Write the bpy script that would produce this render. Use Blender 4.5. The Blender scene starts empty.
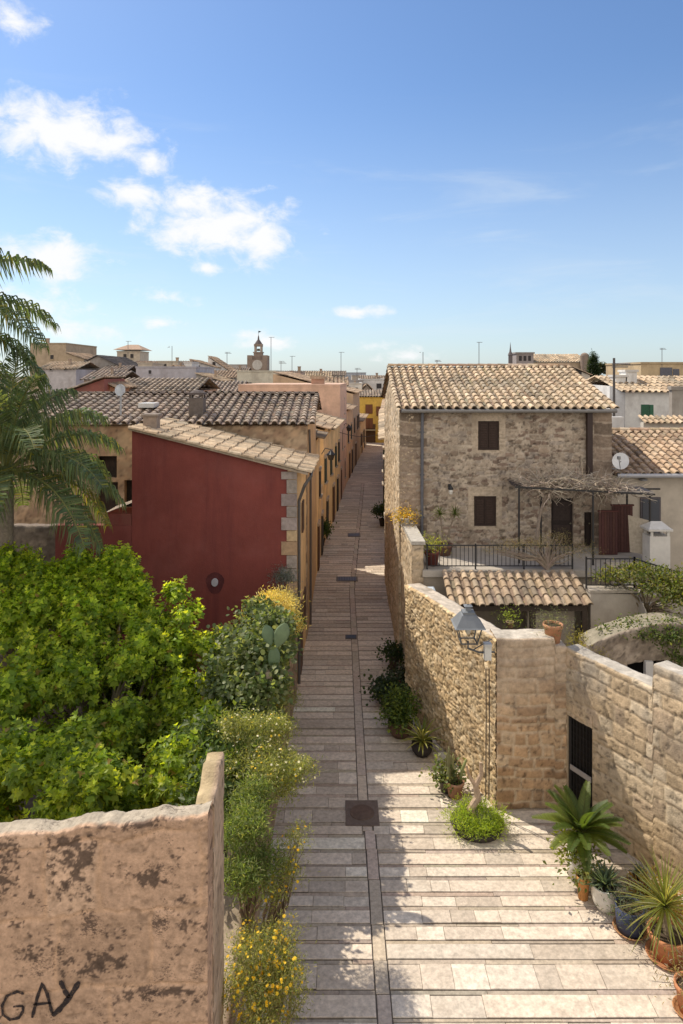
import bpy, math, random
import numpy as np
from mathutils import Vector, noise as mnoise
R = math.radians
random.seed(7)
scene = bpy.context.scene
COL = scene.collection
H = 9.5          # eye height above the street (on the old town wall)
F = 683.0
def W(px, py, d):
    return Vector(((px-341.5)/F*d, d, H-(py-375)/F*d))
def XX(px, d): return (px-341.5)/F*d
def ZZ(py, d): return H-(py-375)/F*d

# ------------------------------------------------------------------ materials
def mat(name, rough=.9, nscale=6, namp=.35, bump=.25, bscale=40, trans=0, metal=0, spec=.3, stain=0, stain_scale=.6, stain_col=(.05,.04,.035), bdist=.02, stretch=(1,1,.45)):
    m = bpy.data.materials.new(name); m.use_nodes = True
    nt = m.node_tree; N = nt.nodes; L = nt.links
    b = N['Principled BSDF']; out = N['Material Output']
    b.inputs['Roughness'].default_value = rough
    b.inputs['Metallic'].default_value = metal
    b.inputs['Specular IOR Level'].default_value = spec
    at = N.new('ShaderNodeAttribute'); at.attribute_name = 'Col'
    tc = N.new('ShaderNodeTexCoord')
    no = N.new('ShaderNodeTexNoise'); no.inputs['Scale'].default_value = nscale; no.inputs['Detail'].default_value = 6; no.inputs['Roughness'].default_value = .65
    L.new(tc.outputs['Object'], no.inputs['Vector'])
    mr = N.new('ShaderNodeMapRange'); mr.inputs['From Min'].default_value = .25; mr.inputs['From Max'].default_value = .75
    mr.inputs['To Min'].default_value = 1-namp; mr.inputs['To Max'].default_value = 1+namp
    L.new(no.outputs['Fac'], mr.inputs['Value'])
    mx = N.new('ShaderNodeMix'); mx.data_type = 'RGBA'; mx.blend_type = 'MULTIPLY'; mx.inputs['Factor'].default_value = 1
    L.new(at.outputs['Color'], mx.inputs[6]); L.new(mr.outputs['Result'], mx.inputs[7])
    colout = mx.outputs[2]
    if stain:
        n2 = N.new('ShaderNodeTexNoise'); n2.inputs['Scale'].default_value = stain_scale; n2.inputs['Detail'].default_value = 9; n2.inputs['Roughness'].default_value = .72
        mp = N.new('ShaderNodeMapping'); mp.inputs['Scale'].default_value = stretch
        L.new(tc.outputs['Object'], mp.inputs['Vector']); L.new(mp.outputs['Vector'], n2.inputs['Vector'])
        r2 = N.new('ShaderNodeMapRange'); r2.inputs['From Min'].default_value = .5; r2.inputs['From Max'].default_value = .68
        r2.inputs['To Min'].default_value = 0; r2.inputs['To Max'].default_value = stain
        L.new(n2.outputs['Fac'], r2.inputs['Value'])
        m2 = N.new('ShaderNodeMix'); m2.data_type = 'RGBA'
        L.new(r2.outputs['Result'], m2.inputs['Factor']); L.new(colout, m2.inputs[6]); m2.inputs[7].default_value = (*stain_col, 1)
        colout = m2.outputs[2]
    L.new(colout, b.inputs['Base Color'])
    if bump:
        nb = N.new('ShaderNodeTexNoise'); nb.inputs['Scale'].default_value = bscale; nb.inputs['Detail'].default_value = 4
        L.new(tc.outputs['Object'], nb.inputs['Vector'])
        bp = N.new('ShaderNodeBump'); bp.inputs['Strength'].default_value = bump; bp.inputs['Distance'].default_value = bdist
        L.new(nb.outputs['Fac'], bp.inputs['Height']); L.new(bp.outputs['Normal'], b.inputs['Normal'])
    if trans:
        tr = N.new('ShaderNodeBsdfTranslucent'); ms = N.new('ShaderNodeMixShader'); ms.inputs[0].default_value = trans
        gm = N.new('ShaderNodeMix'); gm.data_type = 'RGBA'; gm.blend_type = 'MULTIPLY'; gm.inputs['Factor'].default_value = 1
        L.new(colout, gm.inputs[6]); gm.inputs[7].default_value = (2.3, 2.1, .8, 1)
        L.new(gm.outputs[2], tr.inputs['Color'])
        L.new(b.outputs['BSDF'], ms.inputs[1]); L.new(tr.outputs['BSDF'], ms.inputs[2]); L.new(ms.outputs[0], out.inputs['Surface'])
    return m
M = dict(
 stone = mat('weathered_stone', .95, 9, .28, .5, 35, stain=.5, stain_scale=.9, stain_col=(.13,.10,.075)),
 darkstone = mat('lichen_stone', .95, 14, .3, .6, 30, stain=.0),
 paving = mat('limestone_paving', .82, 13, .34, .5, 22, stain=.4, stain_scale=1.7, stain_col=(.33,.265,.205), stretch=(.7,1.6,1)),
 plaster = mat('weathered_plaster', .92, 1.6, .2, .25, 30, stain=.4, stain_scale=.55, stain_col=(.18,.13,.1)),
 red = mat('oxblood_render', .88, .8, .22, .3, 22, stain=.6, stain_scale=1.1, stain_col=(.13,.035,.035), stretch=(1.6,1.6,.12)),
 tile = mat('clay_tile', .9, 7, .35, .4, 25, stain=.45, stain_scale=2.2, stain_col=(.10,.075,.06)),
 leaf = mat('leaf', .5, 3, .25, 0, trans=.5, spec=.35),
 palmleaf = mat('palm_leaf', .65, 3, .25, 0, trans=.35, spec=.12),
 dryleaf = mat('dry_leaf', .8, 3, .25, 0, trans=.25),
 bark = mat('bark', .95, 12, .35, .6, 30),
 metal = mat('painted_metal', .5, 6, .15, 0, spec=.5),
 wood = mat('painted_wood', .7, 14, .25, .2, 40),
 glass = mat('dark_glass', .12, 2, .1, 0, spec=.8),
 pot = mat('glazed_pot', .7, 7, .22, .1, 25),
 petal = mat('petal', .6, 3, .1, 0, trans=.3),
 earth = mat('earth', .98, 4, .4, .6, 12),
 paint = mat('spray_paint', .6, 9, .3, 0),
)
def old_marks(m, sc, lo, hi, col, fac):
    # dark pitted crust (lichen) inside the same procedural material
    nt = m.node_tree; N = nt.nodes; L = nt.links; b = N['Principled BSDF']
    src = b.inputs['Base Color'].links[0].from_socket
    tc = N.new('ShaderNodeTexCoord')
    n1 = N.new('ShaderNodeTexNoise'); n1.inputs['Scale'].default_value = sc; n1.inputs['Detail'].default_value = 8; n1.inputs['Roughness'].default_value = .8
    n2 = N.new('ShaderNodeTexNoise'); n2.inputs['Scale'].default_value = sc*.065; n2.inputs['Detail'].default_value = 4; n2.inputs['Roughness'].default_value = .6
    mp = N.new('ShaderNodeMapping'); mp.inputs['Scale'].default_value = (.8, 1, 1.4)
    L.new(tc.outputs['Object'], mp.inputs['Vector'])
    L.new(mp.outputs['Vector'], n1.inputs['Vector']); L.new(tc.outputs['Object'], n2.inputs['Vector'])
    ad = N.new('ShaderNodeMath'); ad.operation = 'ADD'
    L.new(n1.outputs['Fac'], ad.inputs[0]); L.new(n2.outputs['Fac'], ad.inputs[1])
    r = N.new('ShaderNodeMapRange'); r.inputs['From Min'].default_value = lo; r.inputs['From Max'].default_value = hi; r.inputs['To Max'].default_value = fac
    L.new(ad.outputs[0], r.inputs['Value'])
    mx = N.new('ShaderNodeMix'); mx.data_type = 'RGBA'; mx.inputs[7].default_value = (*col, 1)
    L.new(r.outputs['Result'], mx.inputs['Factor']); L.new(src, mx.inputs[6]); L.new(mx.outputs[2], b.inputs['Base Color'])
old_marks(M['darkstone'], 40, 1.12, 1.2, (.07,.048,.04), .8)

def spray(m):
    nt=m.node_tree; N=nt.nodes; L=nt.links; b=N['Principled BSDF']; tc=N.new('ShaderNodeTexCoord'); n=N.new('ShaderNodeTexNoise'); n.inputs['Scale'].default_value=38; n.inputs['Detail'].default_value=5
    L.new(tc.outputs['Object'],n.inputs['Vector']); r=N.new('ShaderNodeMapRange'); r.inputs['From Min'].default_value=.30; r.inputs['From Max'].default_value=.5; r.inputs['To Min'].default_value=.4; r.inputs['To Max'].default_value=.97
    L.new(n.outputs['Fac'],r.inputs['Value']); L.new(r.outputs['Result'],b.inputs['Alpha'])
spray(M['paint'])
def streaks(m,col,fac):
    # broad faded patches on old render
    nt=m.node_tree; N=nt.nodes; L=nt.links; b=N['Principled BSDF']; src=b.inputs['Base Color'].links[0].from_socket
    tc=N.new('ShaderNodeTexCoord'); n=N.new('ShaderNodeTexNoise'); n.inputs['Scale'].default_value=.5; n.inputs['Detail'].default_value=10; n.inputs['Roughness'].default_value=.7
    L.new(tc.outputs['Object'],n.inputs['Vector']); r=N.new('ShaderNodeMapRange'); r.inputs['From Min'].default_value=.5; r.inputs['From Max'].default_value=.75; r.inputs['To Max'].default_value=fac; L.new(n.outputs['Fac'],r.inputs['Value'])
    mx=N.new('ShaderNodeMix'); mx.data_type='RGBA'; mx.inputs[7].default_value=(*col,1); L.new(r.outputs['Result'],mx.inputs['Factor']); L.new(src,mx.inputs[6]); L.new(mx.outputs[2],b.inputs['Base Color'])
streaks(M['red'],(.27,.10,.09),.5)
# ------------------------------------------------------------------ object helpers
def root_loc(o):
    while o.parent: o = o.parent
    return Vector(o.location)
def thing(name, label, cat, loc=(0,0,0), group=None):
    o = bpy.data.objects.new(name, None); COL.objects.link(o); o.location = loc
    o.empty_display_size = .2
    o['label'] = label; o['category'] = cat
    if group: o['group'] = group
    return o
def tag(o, label, cat, group=None):
    o['label'] = label; o['category'] = cat
    if group: o['group'] = group
    return o
def mesh_obj(name, V, Fs, cols, m, parent=None, smooth=False, domain='CORNER'):
    me = bpy.data.meshes.new(name)
    V = np.asarray(V, dtype=np.float64).reshape(-1, 3)
    if parent is not None:
        V = V - np.array(root_loc(parent))
        loc = (0,0,0)
    else:
        c = V.mean(0); c[2] = V[:,2].min(); V = V - c; loc = tuple(c)
    if isinstance(Fs, np.ndarray):
        nf, k = Fs.shape
        me.vertices.add(len(V)); me.vertices.foreach_set('co', V.ravel())
        me.loops.add(nf*k); me.loops.foreach_set('vertex_index', Fs.ravel().astype(np.int32))
        me.polygons.add(nf); me.polygons.foreach_set('loop_start', (np.arange(nf)*k).astype(np.int32))
        me.polygons.foreach_set('loop_total', np.full(nf, k, dtype=np.int32))
        me.update(calc_edges=True); me.validate()
    else:
        me.from_pydata(V.tolist(), [], Fs); me.update()
    at = me.color_attributes.new('Col', 'FLOAT_COLOR', domain)
    cols = np.asarray(cols, dtype=np.float32)
    if domain == 'CORNER':
        if isinstance(Fs, np.ndarray): per = np.repeat(cols, Fs.shape[1], axis=0)
        else: per = np.repeat(cols, [len(f) for f in Fs], axis=0)
    else: per = cols
    full = np.ones((len(per), 4), dtype=np.float32); full[:, :3] = per
    at.data.foreach_set('color', full.ravel())
    if smooth: me.polygons.foreach_set('use_smooth', np.ones(len(me.polygons), dtype=bool))
    me.materials.append(M[m] if isinstance(m, str) else m)
    o = bpy.data.objects.new(name, me); COL.objects.link(o); o.location = loc
    if parent is not None: o.parent = parent
    return o
class MB:
    def __init__(s): s.v=[]; s.f=[]; s.c=[]
    def face(s, pts, c):
        i=len(s.v); s.v += [tuple(p) for p in pts]; s.f.append(tuple(range(i,i+len(pts)))); s.c.append(tuple(c))
        return s
    def mesh(s, V, Fs, c):
        i=len(s.v); s.v += [tuple(p) for p in V]
        for f in Fs: s.f.append(tuple(i+k for k in f)); s.c.append(tuple(c))
        return s
    def prism(s, poly, z0, z1, c, ctop=None):
        # poly CCW seen from above; z1 number or list
        n=len(poly); zt = z1 if isinstance(z1,(list,tuple)) else [z1]*n
        B=[(p[0],p[1],z0) for p in poly]; T=[(p[0],p[1],z) for p,z in zip(poly,zt)]
        for k in range(n):
            j=(k+1)%n; s.face([B[k],B[j],T[j],T[k]], c)
        s.face(T, ctop or c); s.face(B[::-1], c); return s
    def box(s, x0,x1,y0,y1,z0,z1,c, ctop=None):
        return s.prism([(x0,y0),(x1,y0),(x1,y1),(x0,y1)], z0, z1, c, ctop)
    def obox(s, a, b, w, z0, z1, c):
        a=Vector(a[:2]); b=Vector(b[:2]); t=(b-a).normalized(); n=Vector((t.y,-t.x))*w/2
        return s.prism([a+n, b+n, b-n, a-n], z0, z1, c)
    def beam(s, a, b, w, h, c):
        a=Vector(a); b=Vector(b); t=(b-a).normalized(); up=Vector((0,0,1)) if abs(t.z)<.95 else Vector((0,1,0))
        x=t.cross(up).normalized()*w/2; y=x.cross(t).normalized()*h/2
        P=[a-x-y,a+x-y,a+x+y,a-x+y,b-x-y,b+x-y,b+x+y,b-x+y]
        return s.mesh(P,[(3,2,1,0),(4,5,6,7),(0,1,5,4),(1,2,6,5),(2,3,7,6),(3,0,4,7)],c)
    def tube(s, pts, rad, c, seg=7, cap=True):
        pts=[Vector(p) for p in pts]; n=len(pts)
        rs = rad if isinstance(rad,(list,tuple)) else [rad]*n
        i0=len(s.v); prev=None
        for k,p in enumerate(pts):
            t=(pts[min(k+1,n-1)]-pts[max(k-1,0)]).normalized()
            if prev is None:
                a=Vector((1,0,0)) if abs(t.x)<.8 else Vector((0,1,0)); x=t.cross(a).normalized()
            else: x=(prev-t*prev.dot(t)).normalized()
            prev=x; y=t.cross(x)
            for q in range(seg):
                an=2*math.pi*q/seg; s.v.append(tuple(p+(x*math.cos(an)+y*math.sin(an))*rs[k]))
        for k in range(n-1):
            for q in range(seg):
                a=i0+k*seg+q; b=i0+k*seg+(q+1)%seg
                s.f.append((a,b,b+seg,a+seg)); s.c.append(tuple(c))
        if cap:
            s.f.append(tuple(i0+q for q in range(seg))[::-1]); s.c.append(tuple(c))
            s.f.append(tuple(i0+(n-1)*seg+q for q in range(seg))); s.c.append(tuple(c))
        return s
    def lathe(s, prof, loc, c, seg=20, square=False):
        i0=len(s.v); x0,y0,z0=loc
        for r,z in prof:
            for q in range(seg):
                an=2*math.pi*(q+.5)/seg; k = 1/max(abs(math.cos(an)),abs(math.sin(an))) if square else 1
                s.v.append((x0+r*k*math.cos(an),y0+r*k*math.sin(an),z0+z))
        for k in range(len(prof)-1):
            for q in range(seg):
                a=i0+k*seg+q; b=i0+k*seg+(q+1)%seg
                s.f.append((a,b,b+seg,a+seg)); s.c.append(tuple(c))
        return s
    def build(s, name, m, parent=None, smooth=False):
        return mesh_obj(name, s.v, s.f, s.c, m, parent, smooth)
def jit(c, a=.12, rng=random):
    k=1+rng.uniform(-a,a); return tuple(max(0,x*k*(1+rng.uniform(-a*.3,a*.3))) for x in c)

# ------------------------------------------------------------------ numpy noise and masonry fields
def hash2(i, j, seed):
    n = (i.astype(np.int64)*374761393 + j.astype(np.int64)*668265263 + seed*974634777) & 0x7fffffff
    n = ((n ^ (n>>13))*1274126177) & 0x7fffffff
    n = (n ^ (n>>16)) & 0xffff
    return n/65535.0
def vnoise(U, V, seed):
    i=np.floor(U); j=np.floor(V); f=U-i; g=V-j; f=f*f*(3-2*f); g=g*g*(3-2*g)
    a=hash2(i,j,seed); b=hash2(i+1,j,seed); c=hash2(i,j+1,seed); d=hash2(i+1,j+1,seed)
    return (a*(1-f)+b*f)*(1-g)+(c*(1-f)+d*f)*g
def fbm(U, V, seed, o=4):
    r=0; a=.5; t=0
    for k in range(o): r=r+a*vnoise(U*2**k, V*2**k, seed+k*17); t+=a; a*=.55
    return r/t
def rubble(U, V, seed, sx, sy):
    u=U/sx+.35*(fbm(U*2,V*2,seed+5)-.5); v=V/sy+.35*(fbm(U*2+9,V*2,seed+6)-.5)
    ci=np.floor(u); cj=np.floor(v)
    f1=np.full(u.shape,9.); f2=np.full(u.shape,9.); idr=np.zeros(u.shape)
    for di in (-1,0,1):
        for dj in (-1,0,1):
            a=ci+di; b=cj+dj
            px=a+.5+.8*(hash2(a,b,seed)-.5); py=b+.5+.8*(hash2(a,b,seed+1)-.5)
            k=.7+.6*hash2(a,b,seed+3)
            dd=(np.abs(u-px)**2.4+np.abs(v-py)**2.4)**(1/2.4)/k
            near=dd<f1
            f2=np.where(near,f1,np.minimum(f2,dd)); idr=np.where(near,hash2(a,b,seed+2),idr); f1=np.where(near,dd,f1)
    return np.clip((f2-f1)/(.05+.2*fbm(U*5,V*5,seed+61)),0,1), idr
def ashlar(U, V, seed, ch, cl):
    rng=np.random.RandomState(seed)
    v=V+.09*(fbm(U*1.5,V*.9,seed+5)-.5)*2*min(1,ch/.3)
    zs=[v.min()-.01]
    while zs[-1]<v.max()+.1: zs.append(zs[-1]+ch*rng.uniform(.6,1.4))
    zs=np.array(zs); row=np.clip(np.searchsorted(zs,v)-1,0,len(zs)-2)
    lo=zs[row]; hi=zs[row+1]; dv=np.minimum(v-lo,hi-v)
    du=np.full(U.shape,9.); idr=np.zeros(U.shape)
    for r in range(len(zs)-1):
        m=row==r
        if not m.any(): continue
        us=[U.min()-rng.uniform(0,cl)]
        while us[-1]<U.max()+cl: us.append(us[-1]+cl*rng.uniform(.4,1.6))
        us=np.array(us); uu=U[m]+.12*(fbm(U[m]*3,V[m]*3,seed+8)-.5)*min(1,ch/.3); q=np.clip(np.searchsorted(us,uu)-1,0,len(us)-2)
        du[m]=np.minimum(uu-us[q],us[q+1]-uu); idr[m]=hash2(q.astype(float),np.full(q.shape,float(r)),seed)
    e=np.clip(np.minimum(du,dv)/(.018+.055*fbm(U*4,V*4,seed+60)),0,1)
    return e, idr
def pal_lookup(idr, pal):
    pal=np.array(pal); k=np.clip((idr*len(pal)).astype(int),0,len(pal)-1)
    fr=(idr*len(pal)*7.3)%1
    return pal[k]*(0.82+.36*fr)[...,None]
def field(style, U, V, seed, pal, mort, sx, sy):
    e,idr = rubble(U,V,seed,sx,sy) if style=='rubble' else ashlar(U,V,seed,sy,sx)
    base=pal_lookup(idr,pal)
    n=fbm(U*3,V*3,seed+31); base=base*(.75+.5*n)[...,None]
    es=(e*e*(3-2*e))
    col=base*es[...,None]+np.array(mort)*(1-es)[...,None]
    h=es*(.5+.5*((idr*13.7)%1))+.45*(fbm(U*8,V*8,seed+41)-.5)-1.1*np.clip(fbm(U*13,V*13,seed+43,3)-.6,0,1)*2
    col=col*(1-.55*np.clip((fbm(U*13,V*13,seed+43,3)-.58)*6,0,1))[...,None]
    return h, col
def stone_wall(name, parent, p0, p1, z0, z1, thick, res, style, seed, pal, mort, sx, sy, amp, holes=(), hole_depth=.18,
               top_col=None, m='stone', topjit=.03, back=True, ends=(True,True), tint=None):
    """front face on the right of p0->p1 (p0 -> p1 along +X faces -Y)"""
    p0=np.array(p0[:2],float); p1=np.array(p1[:2],float); Lh=np.linalg.norm(p1-p0); t=(p1-p0)/Lh; n=np.array([t[1],-t[0]])
    z1f = z1 if callable(z1) else (lambda s: np.full(np.shape(s), float(z1)))
    us=np.linspace(0,Lh,max(2,int(Lh/res)+1)); 
    zm=float(np.max(z1f(us))); vs=np.linspace(z0,zm,max(2,int((zm-z0)/res)+1))
    for h in holes:
        for a in h[:2]: us=us[np.abs(us-a)>res*.4]; us=np.append(us,a)
        for a in h[2:4]: vs=vs[np.abs(vs-a)>res*.4]; vs=np.append(vs,a)
    us=np.sort(us); vs=np.sort(vs); nu,nv=len(us),len(vs)
    U,Vv=np.meshgrid(us,vs,indexing='ij')
    zt=z1f(us)+topjit*2*(fbm(us*2.2,us*0+seed,seed+77)-.5)+topjit*.8*(fbm(us*9,us*0+seed,seed+78)-.5)
    Z=z0+(Vv-z0)*((zt-z0)/(zm-z0))[:,None]
    hgt,col=field(style,U,Vv,seed,pal,mort,sx,sy)
    hgt=hgt*amp
    hgt[:,-1]-=amp*.8; 
    if tint is not None: col=tint(U,Z,col)
    X=p0[0]+t[0]*U+n[0]*hgt; Y=p0[1]+t[1]*U+n[1]*hgt
    Vs=[np.stack([X,Y,Z],-1).reshape(-1,3)]; Cs=[col.reshape(-1,3)]; Fs=[]
    idx=np.arange(nu*nv).reshape(nu,nv)
    q=np.stack([idx[:-1,:-1],idx[1:,:-1],idx[1:,1:],idx[:-1,1:]],-1)
    keep=np.ones(q.shape[:2],bool)
    uc=(us[:-1]+us[1:])/2; vc=(vs[:-1]+vs[1:])/2
    for h in holes:
        keep &= ~(((uc>h[0])&(uc<h[1]))[:,None] & ((vc>h[2])&(vc<h[3]))[None,:])
    Fs.append(q[keep])
    base=nu*nv
    # top strip
    tc=np.array(top_col if top_col is not None else np.mean(np.array(pal),0)*1.1)
    nt=max(3,int(thick/max(res,.06))+1); ws=np.linspace(0,1,nt)[1:]
    tv=[];tcs=[]
    for w in ws:
        zz=zt+(.02*(fbm(us*5,us*0+w*4,seed+90)-.5))-(.02 if w==1 else 0)
        tv.append(np.stack([p0[0]+t[0]*us-n[0]*thick*w,p0[1]+t[1]*us-n[1]*thick*w,zz],-1))
        tcs.append(tc[None,:]*(.65+.7*fbm(us*6,us*0+w*5,seed+95))[:,None])
    Vs.append(np.concatenate(tv)); Cs.append(np.concatenate(tcs))
    rows=[idx[:,-1]]+[base+k*nu+np.arange(nu) for k in range(len(ws))]
    for a,b in zip(rows[:-1],rows[1:]): Fs.append(np.stack([a[:-1],a[1:],b[1:],b[:-1]],-1))
    base+=len(ws)*nu
    lastrow=rows[-1]
    bb=np.stack([p0[0]+t[0]*us-n[0]*thick,p0[1]+t[1]*us-n[1]*thick,np.full(nu,float(z0))],-1)
    Vs.append(bb); Cs.append(np.tile(np.mean(np.array(pal),0),(nu,1))); brow=base+np.arange(nu); base+=nu
    if back: Fs.append(np.stack([lastrow[:-1],lastrow[1:],brow[1:],brow[:-1]],-1))
    def quad(P,c):
        nonlocal base
        Vs.append(np.array(P,float)); Cs.append(np.tile(np.array(c,float),(4,1))); Fs.append(np.array([[base,base+1,base+2,base+3]])); base+=4
    mc=np.mean(np.array(pal),0)
    def pt(u,z,off): return (p0[0]+t[0]*u-n[0]*off, p0[1]+t[1]*u-n[1]*off, z)
    # ends (gridded so they carry masonry too)
    for k,(u,on) in enumerate(zip((0.,Lh),ends)):
        if not on: continue
        ne=max(2,int(thick/res)+1); es_=np.linspace(0,thick,ne); EU,EV=np.meshgrid(es_,vs,indexing='ij')
        eh,ec=field(style,EU+40+k*9,EV,seed,pal,mort,sx,sy); eh=(eh-.5)*amp*.6; eh[0]=0
        zz=z0+(EV-z0)*((zt[0 if k==0 else -1]-.012-z0)/(zm-z0)); sg=-1 if k==0 else 1
        hg=hgt[0 if k==0 else -1][None,:]*np.linspace(1,0,ne)[:,None]
        ex=p0[0]+t[0]*(u+sg*eh)-n[0]*(EU-hg); ey=p0[1]+t[1]*(u+sg*eh)-n[1]*(EU-hg)
        Vs.append(np.stack([ex,ey,zz],-1).reshape(-1,3)); Cs.append(ec.reshape(-1,3))
        ii=base+np.arange(ne*len(vs)).reshape(ne,len(vs)); base+=ne*len(vs)
        Fs.append(np.stack([ii[:-1,:-1],ii[1:,:-1],ii[1:,1:],ii[:-1,1:]],-1).reshape(-1,4))
    for h in holes:
        a,b,c,d=h[:4]; D=hole_depth; f=-amp*.9
        quad([pt(a,c,f),pt(a,d,f),pt(a,d,D),pt(a,c,D)],mc*.9); quad([pt(b,c,f),pt(b,d,f),pt(b,d,D),pt(b,c,D)],mc*.9)
        quad([pt(a,c,f),pt(b,c,f),pt(b,c,D),pt(a,c,D)],mc); quad([pt(a,d,f),pt(b,d,f),pt(b,d,D),pt(a,d,D)],mc)
        quad([pt(a,c,D),pt(b,c,D),pt(b,d,D),pt(a,d,D)],(.01,.01,.01))
    o=mesh_obj(name,np.concatenate(Vs),np.concatenate([x.reshape(-1,4) for x in Fs]),np.concatenate(Cs),m,parent,False,'POINT')
    return o

TILE_WARM=[(.58,.44,.29),(.52,.38,.25),(.63,.51,.36),(.45,.34,.23),(.58,.42,.27),(.54,.45,.33)]
TILE_GREY=[(.41,.33,.255),(.33,.265,.21),(.47,.37,.28),(.28,.22,.18),(.43,.31,.225),(.37,.32,.265)]
TILE_OLD =[(.52,.39,.27),(.42,.31,.21),(.34,.235,.16),(.56,.44,.32),(.48,.32,.2)]
def tile_roof(name, parent, A, B, up, S, pitch=.27, tl=.36, pal=TILE_WARM, seed=1, seg=5, m='tile'):
    rng=random.Random(seed); A=Vector(A); B=Vector(B); u=(B-A); L=u.length; u.normalize(); up=Vector(up).normalized()
    n=u.cross(up); 
    if n.z<0: n=-n
    nc=max(1,round(L/pitch)); p=L/nc; nr=max(1,round(S/tl)); q=S/nr
    b=MB()
    def grime(x0,s):
        pt=x0+up*s; g1=mnoise.noise(Vector((pt.x*.55+seed,pt.y*.55,pt.z*.55))); g2=mnoise.noise(Vector((pt.x*1.7,pt.y*1.7+seed,pt.z*1.7)))
        return max(.5,min(1.15,.95+.38*g1+.3*g2))
    def sag(x0,s):
        pt=x0+up*s; return n*(.045*mnoise.noise(Vector((pt.x*.4+seed,pt.y*.4,pt.z*.4+3))))
    for c in range(nc+1):                       # channel strip under and between the covers
        if c==nc: continue
        x0=A+u*(c*p); 
        for r in range(nr):
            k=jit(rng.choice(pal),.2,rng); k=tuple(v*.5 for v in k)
            s0=r*q; s1=(r+1)*q+.03
            P=[x0+up*s0+n*.03, x0+u*p*.5+up*s0+n*.0, x0+u*p+up*s0+n*.03]
            Q=[x0+up*s1+n*.012, x0+u*p*.5+up*s1-n*.018, x0+u*p+up*s1+n*.012]
            b.face([P[0],P[1],Q[1],Q[0]],k); b.face([P[1],P[2],Q[2],Q[1]],k)
    for c in range(nc+1):                       # curved cover tiles
        x0=A+u*(c*p); wob=rng.uniform(-.02,.02)
        for r in range(nr):
            mean=[sum(k_[i] for k_ in pal)/len(pal) for i in range(3)]; kc=rng.choice(pal); col=tuple((.45*a_+.55*m_) for a_,m_ in zip(kc,mean)); kk=rng.uniform(.84,1.12); col=tuple(v*kk for v in col)
            if rng.random()<.07: col=tuple(v*.66 for v in col)
            gk=grime(x0,r*q); col=tuple(v*gk for v in col)
            if gk<.8: col=(col[0]*.92,col[1]*.97,col[2]*1.02)
            s0=r*q-(.05 if r==0 else .0)+rng.uniform(-.03,.03); s1=(r+1)*q+.05; sg_=sag(x0,r*q)
            j=rng.uniform(-.012,.012)+wob*.5; ro=rng.uniform(-.006,.006)
            r0=p*.335; r1=p*.27
            pr=[];po=[];pin=[]
            for i in range(seg+1):
                a=math.pi*i/seg; ca,sa=math.cos(a),math.sin(a)
                pr.append(x0+u*(j+ca*r0)+n*(.035+sa*r0*.95+ro)+up*s0)
                po.append(x0+u*(j*.5+ca*r1)+n*(.012+sa*r1*.9)+up*s1)
                pin.append(x0+u*(j+ca*r0*.8)+n*(.03+sa*r0*.72+ro)+up*(s0))
            pr=[v+sg_ for v in pr]; po=[v+sg_ for v in po]; pin=[v+sg_ for v in pin]
            for i in range(seg): b.face([pr[i],pr[i+1],po[i+1],po[i]],col)
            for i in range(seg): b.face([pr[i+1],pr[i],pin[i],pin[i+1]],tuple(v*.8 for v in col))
            if r==0: b.face([pp+up*.03 for pp in pin],tuple(v*.12 for v in col))   # dark face in the open tile end, its colour stands for inner shade
    return b.build(name,m,parent)
def ridge_tiles(name, parent, A, B, pal=TILE_WARM, seed=3, r=.13, tl=.4):
    rng=random.Random(seed); A=Vector(A); B=Vector(B); t=(B-A); L=t.length; t.normalize(); x=t.cross(Vector((0,0,1))).normalized(); up=x.cross(t)
    b=MB(); k=max(1,round(L/tl)); q=L/k
    for i in range(k):
        col=jit(rng.choice(pal),.15,rng); a0=A+t*(i*q-.02); a1=A+t*((i+1)*q+.04)
        P=[];Q=[]
        for s in range(6):
            a=math.pi*s/5; P.append(a0+x*math.cos(a)*r+up*(math.sin(a)*r)); Q.append(a1+x*math.cos(a)*r*.86+up*(math.sin(a)*r*.86))
        for s in range(5): b.face([P[s],P[s+1],Q[s+1],Q[s]],col)
        b.face(P,tuple(v*.5 for v in col))
    return b.build(name,'tile',parent)

# ------------------------------------------------------------------ world, sun, camera
SUN_EL=R(50); SUN_AZ=R(-49)      # azimuth from +Y, negative = to the left
sdir=Vector((math.sin(SUN_AZ)*math.cos(SUN_EL), math.cos(SUN_AZ)*math.cos(SUN_EL), math.sin(SUN_EL)))
world=bpy.data.worlds.new('World'); scene.world=world; world.use_nodes=True
nt=world.node_tree; N=nt.nodes; L=nt.links; N.clear()
wo=N.new('ShaderNodeOutputWorld'); bg=N.new('ShaderNodeBackground'); bg.inputs['Strength'].default_value=.15
sky=N.new('ShaderNodeTexSky'); sky.sky_type='NISHITA'; sky.sun_disc=False; sky.sun_elevation=SUN_EL; sky.sun_rotation=SUN_AZ
sky.altitude=50; sky.air_density=1.0; sky.dust_density=.6; sky.ozone_density=2.5
def mth(op,a,b=None,c=None):
    n=N.new('ShaderNodeMath'); n.operation=op
    for i,v in enumerate((a,b,c)):
        if v is None: continue
        if isinstance(v,(int,float)): n.inputs[i].default_value=v
        else: L.new(v,n.inputs[i])
    return n.outputs[0]
tc=N.new('ShaderNodeTexCoord'); sp=N.new('ShaderNodeSeparateXYZ'); L.new(tc.outputs['Generated'],sp.inputs[0])
az=mth('ARCTAN2',sp.outputs['X'],sp.outputs['Y']); el=mth('ARCSINE',sp.outputs['Z'])
cv=N.new('ShaderNodeCombineXYZ'); L.new(az,cv.inputs[0]); L.new(el,cv.inputs[1])
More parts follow.
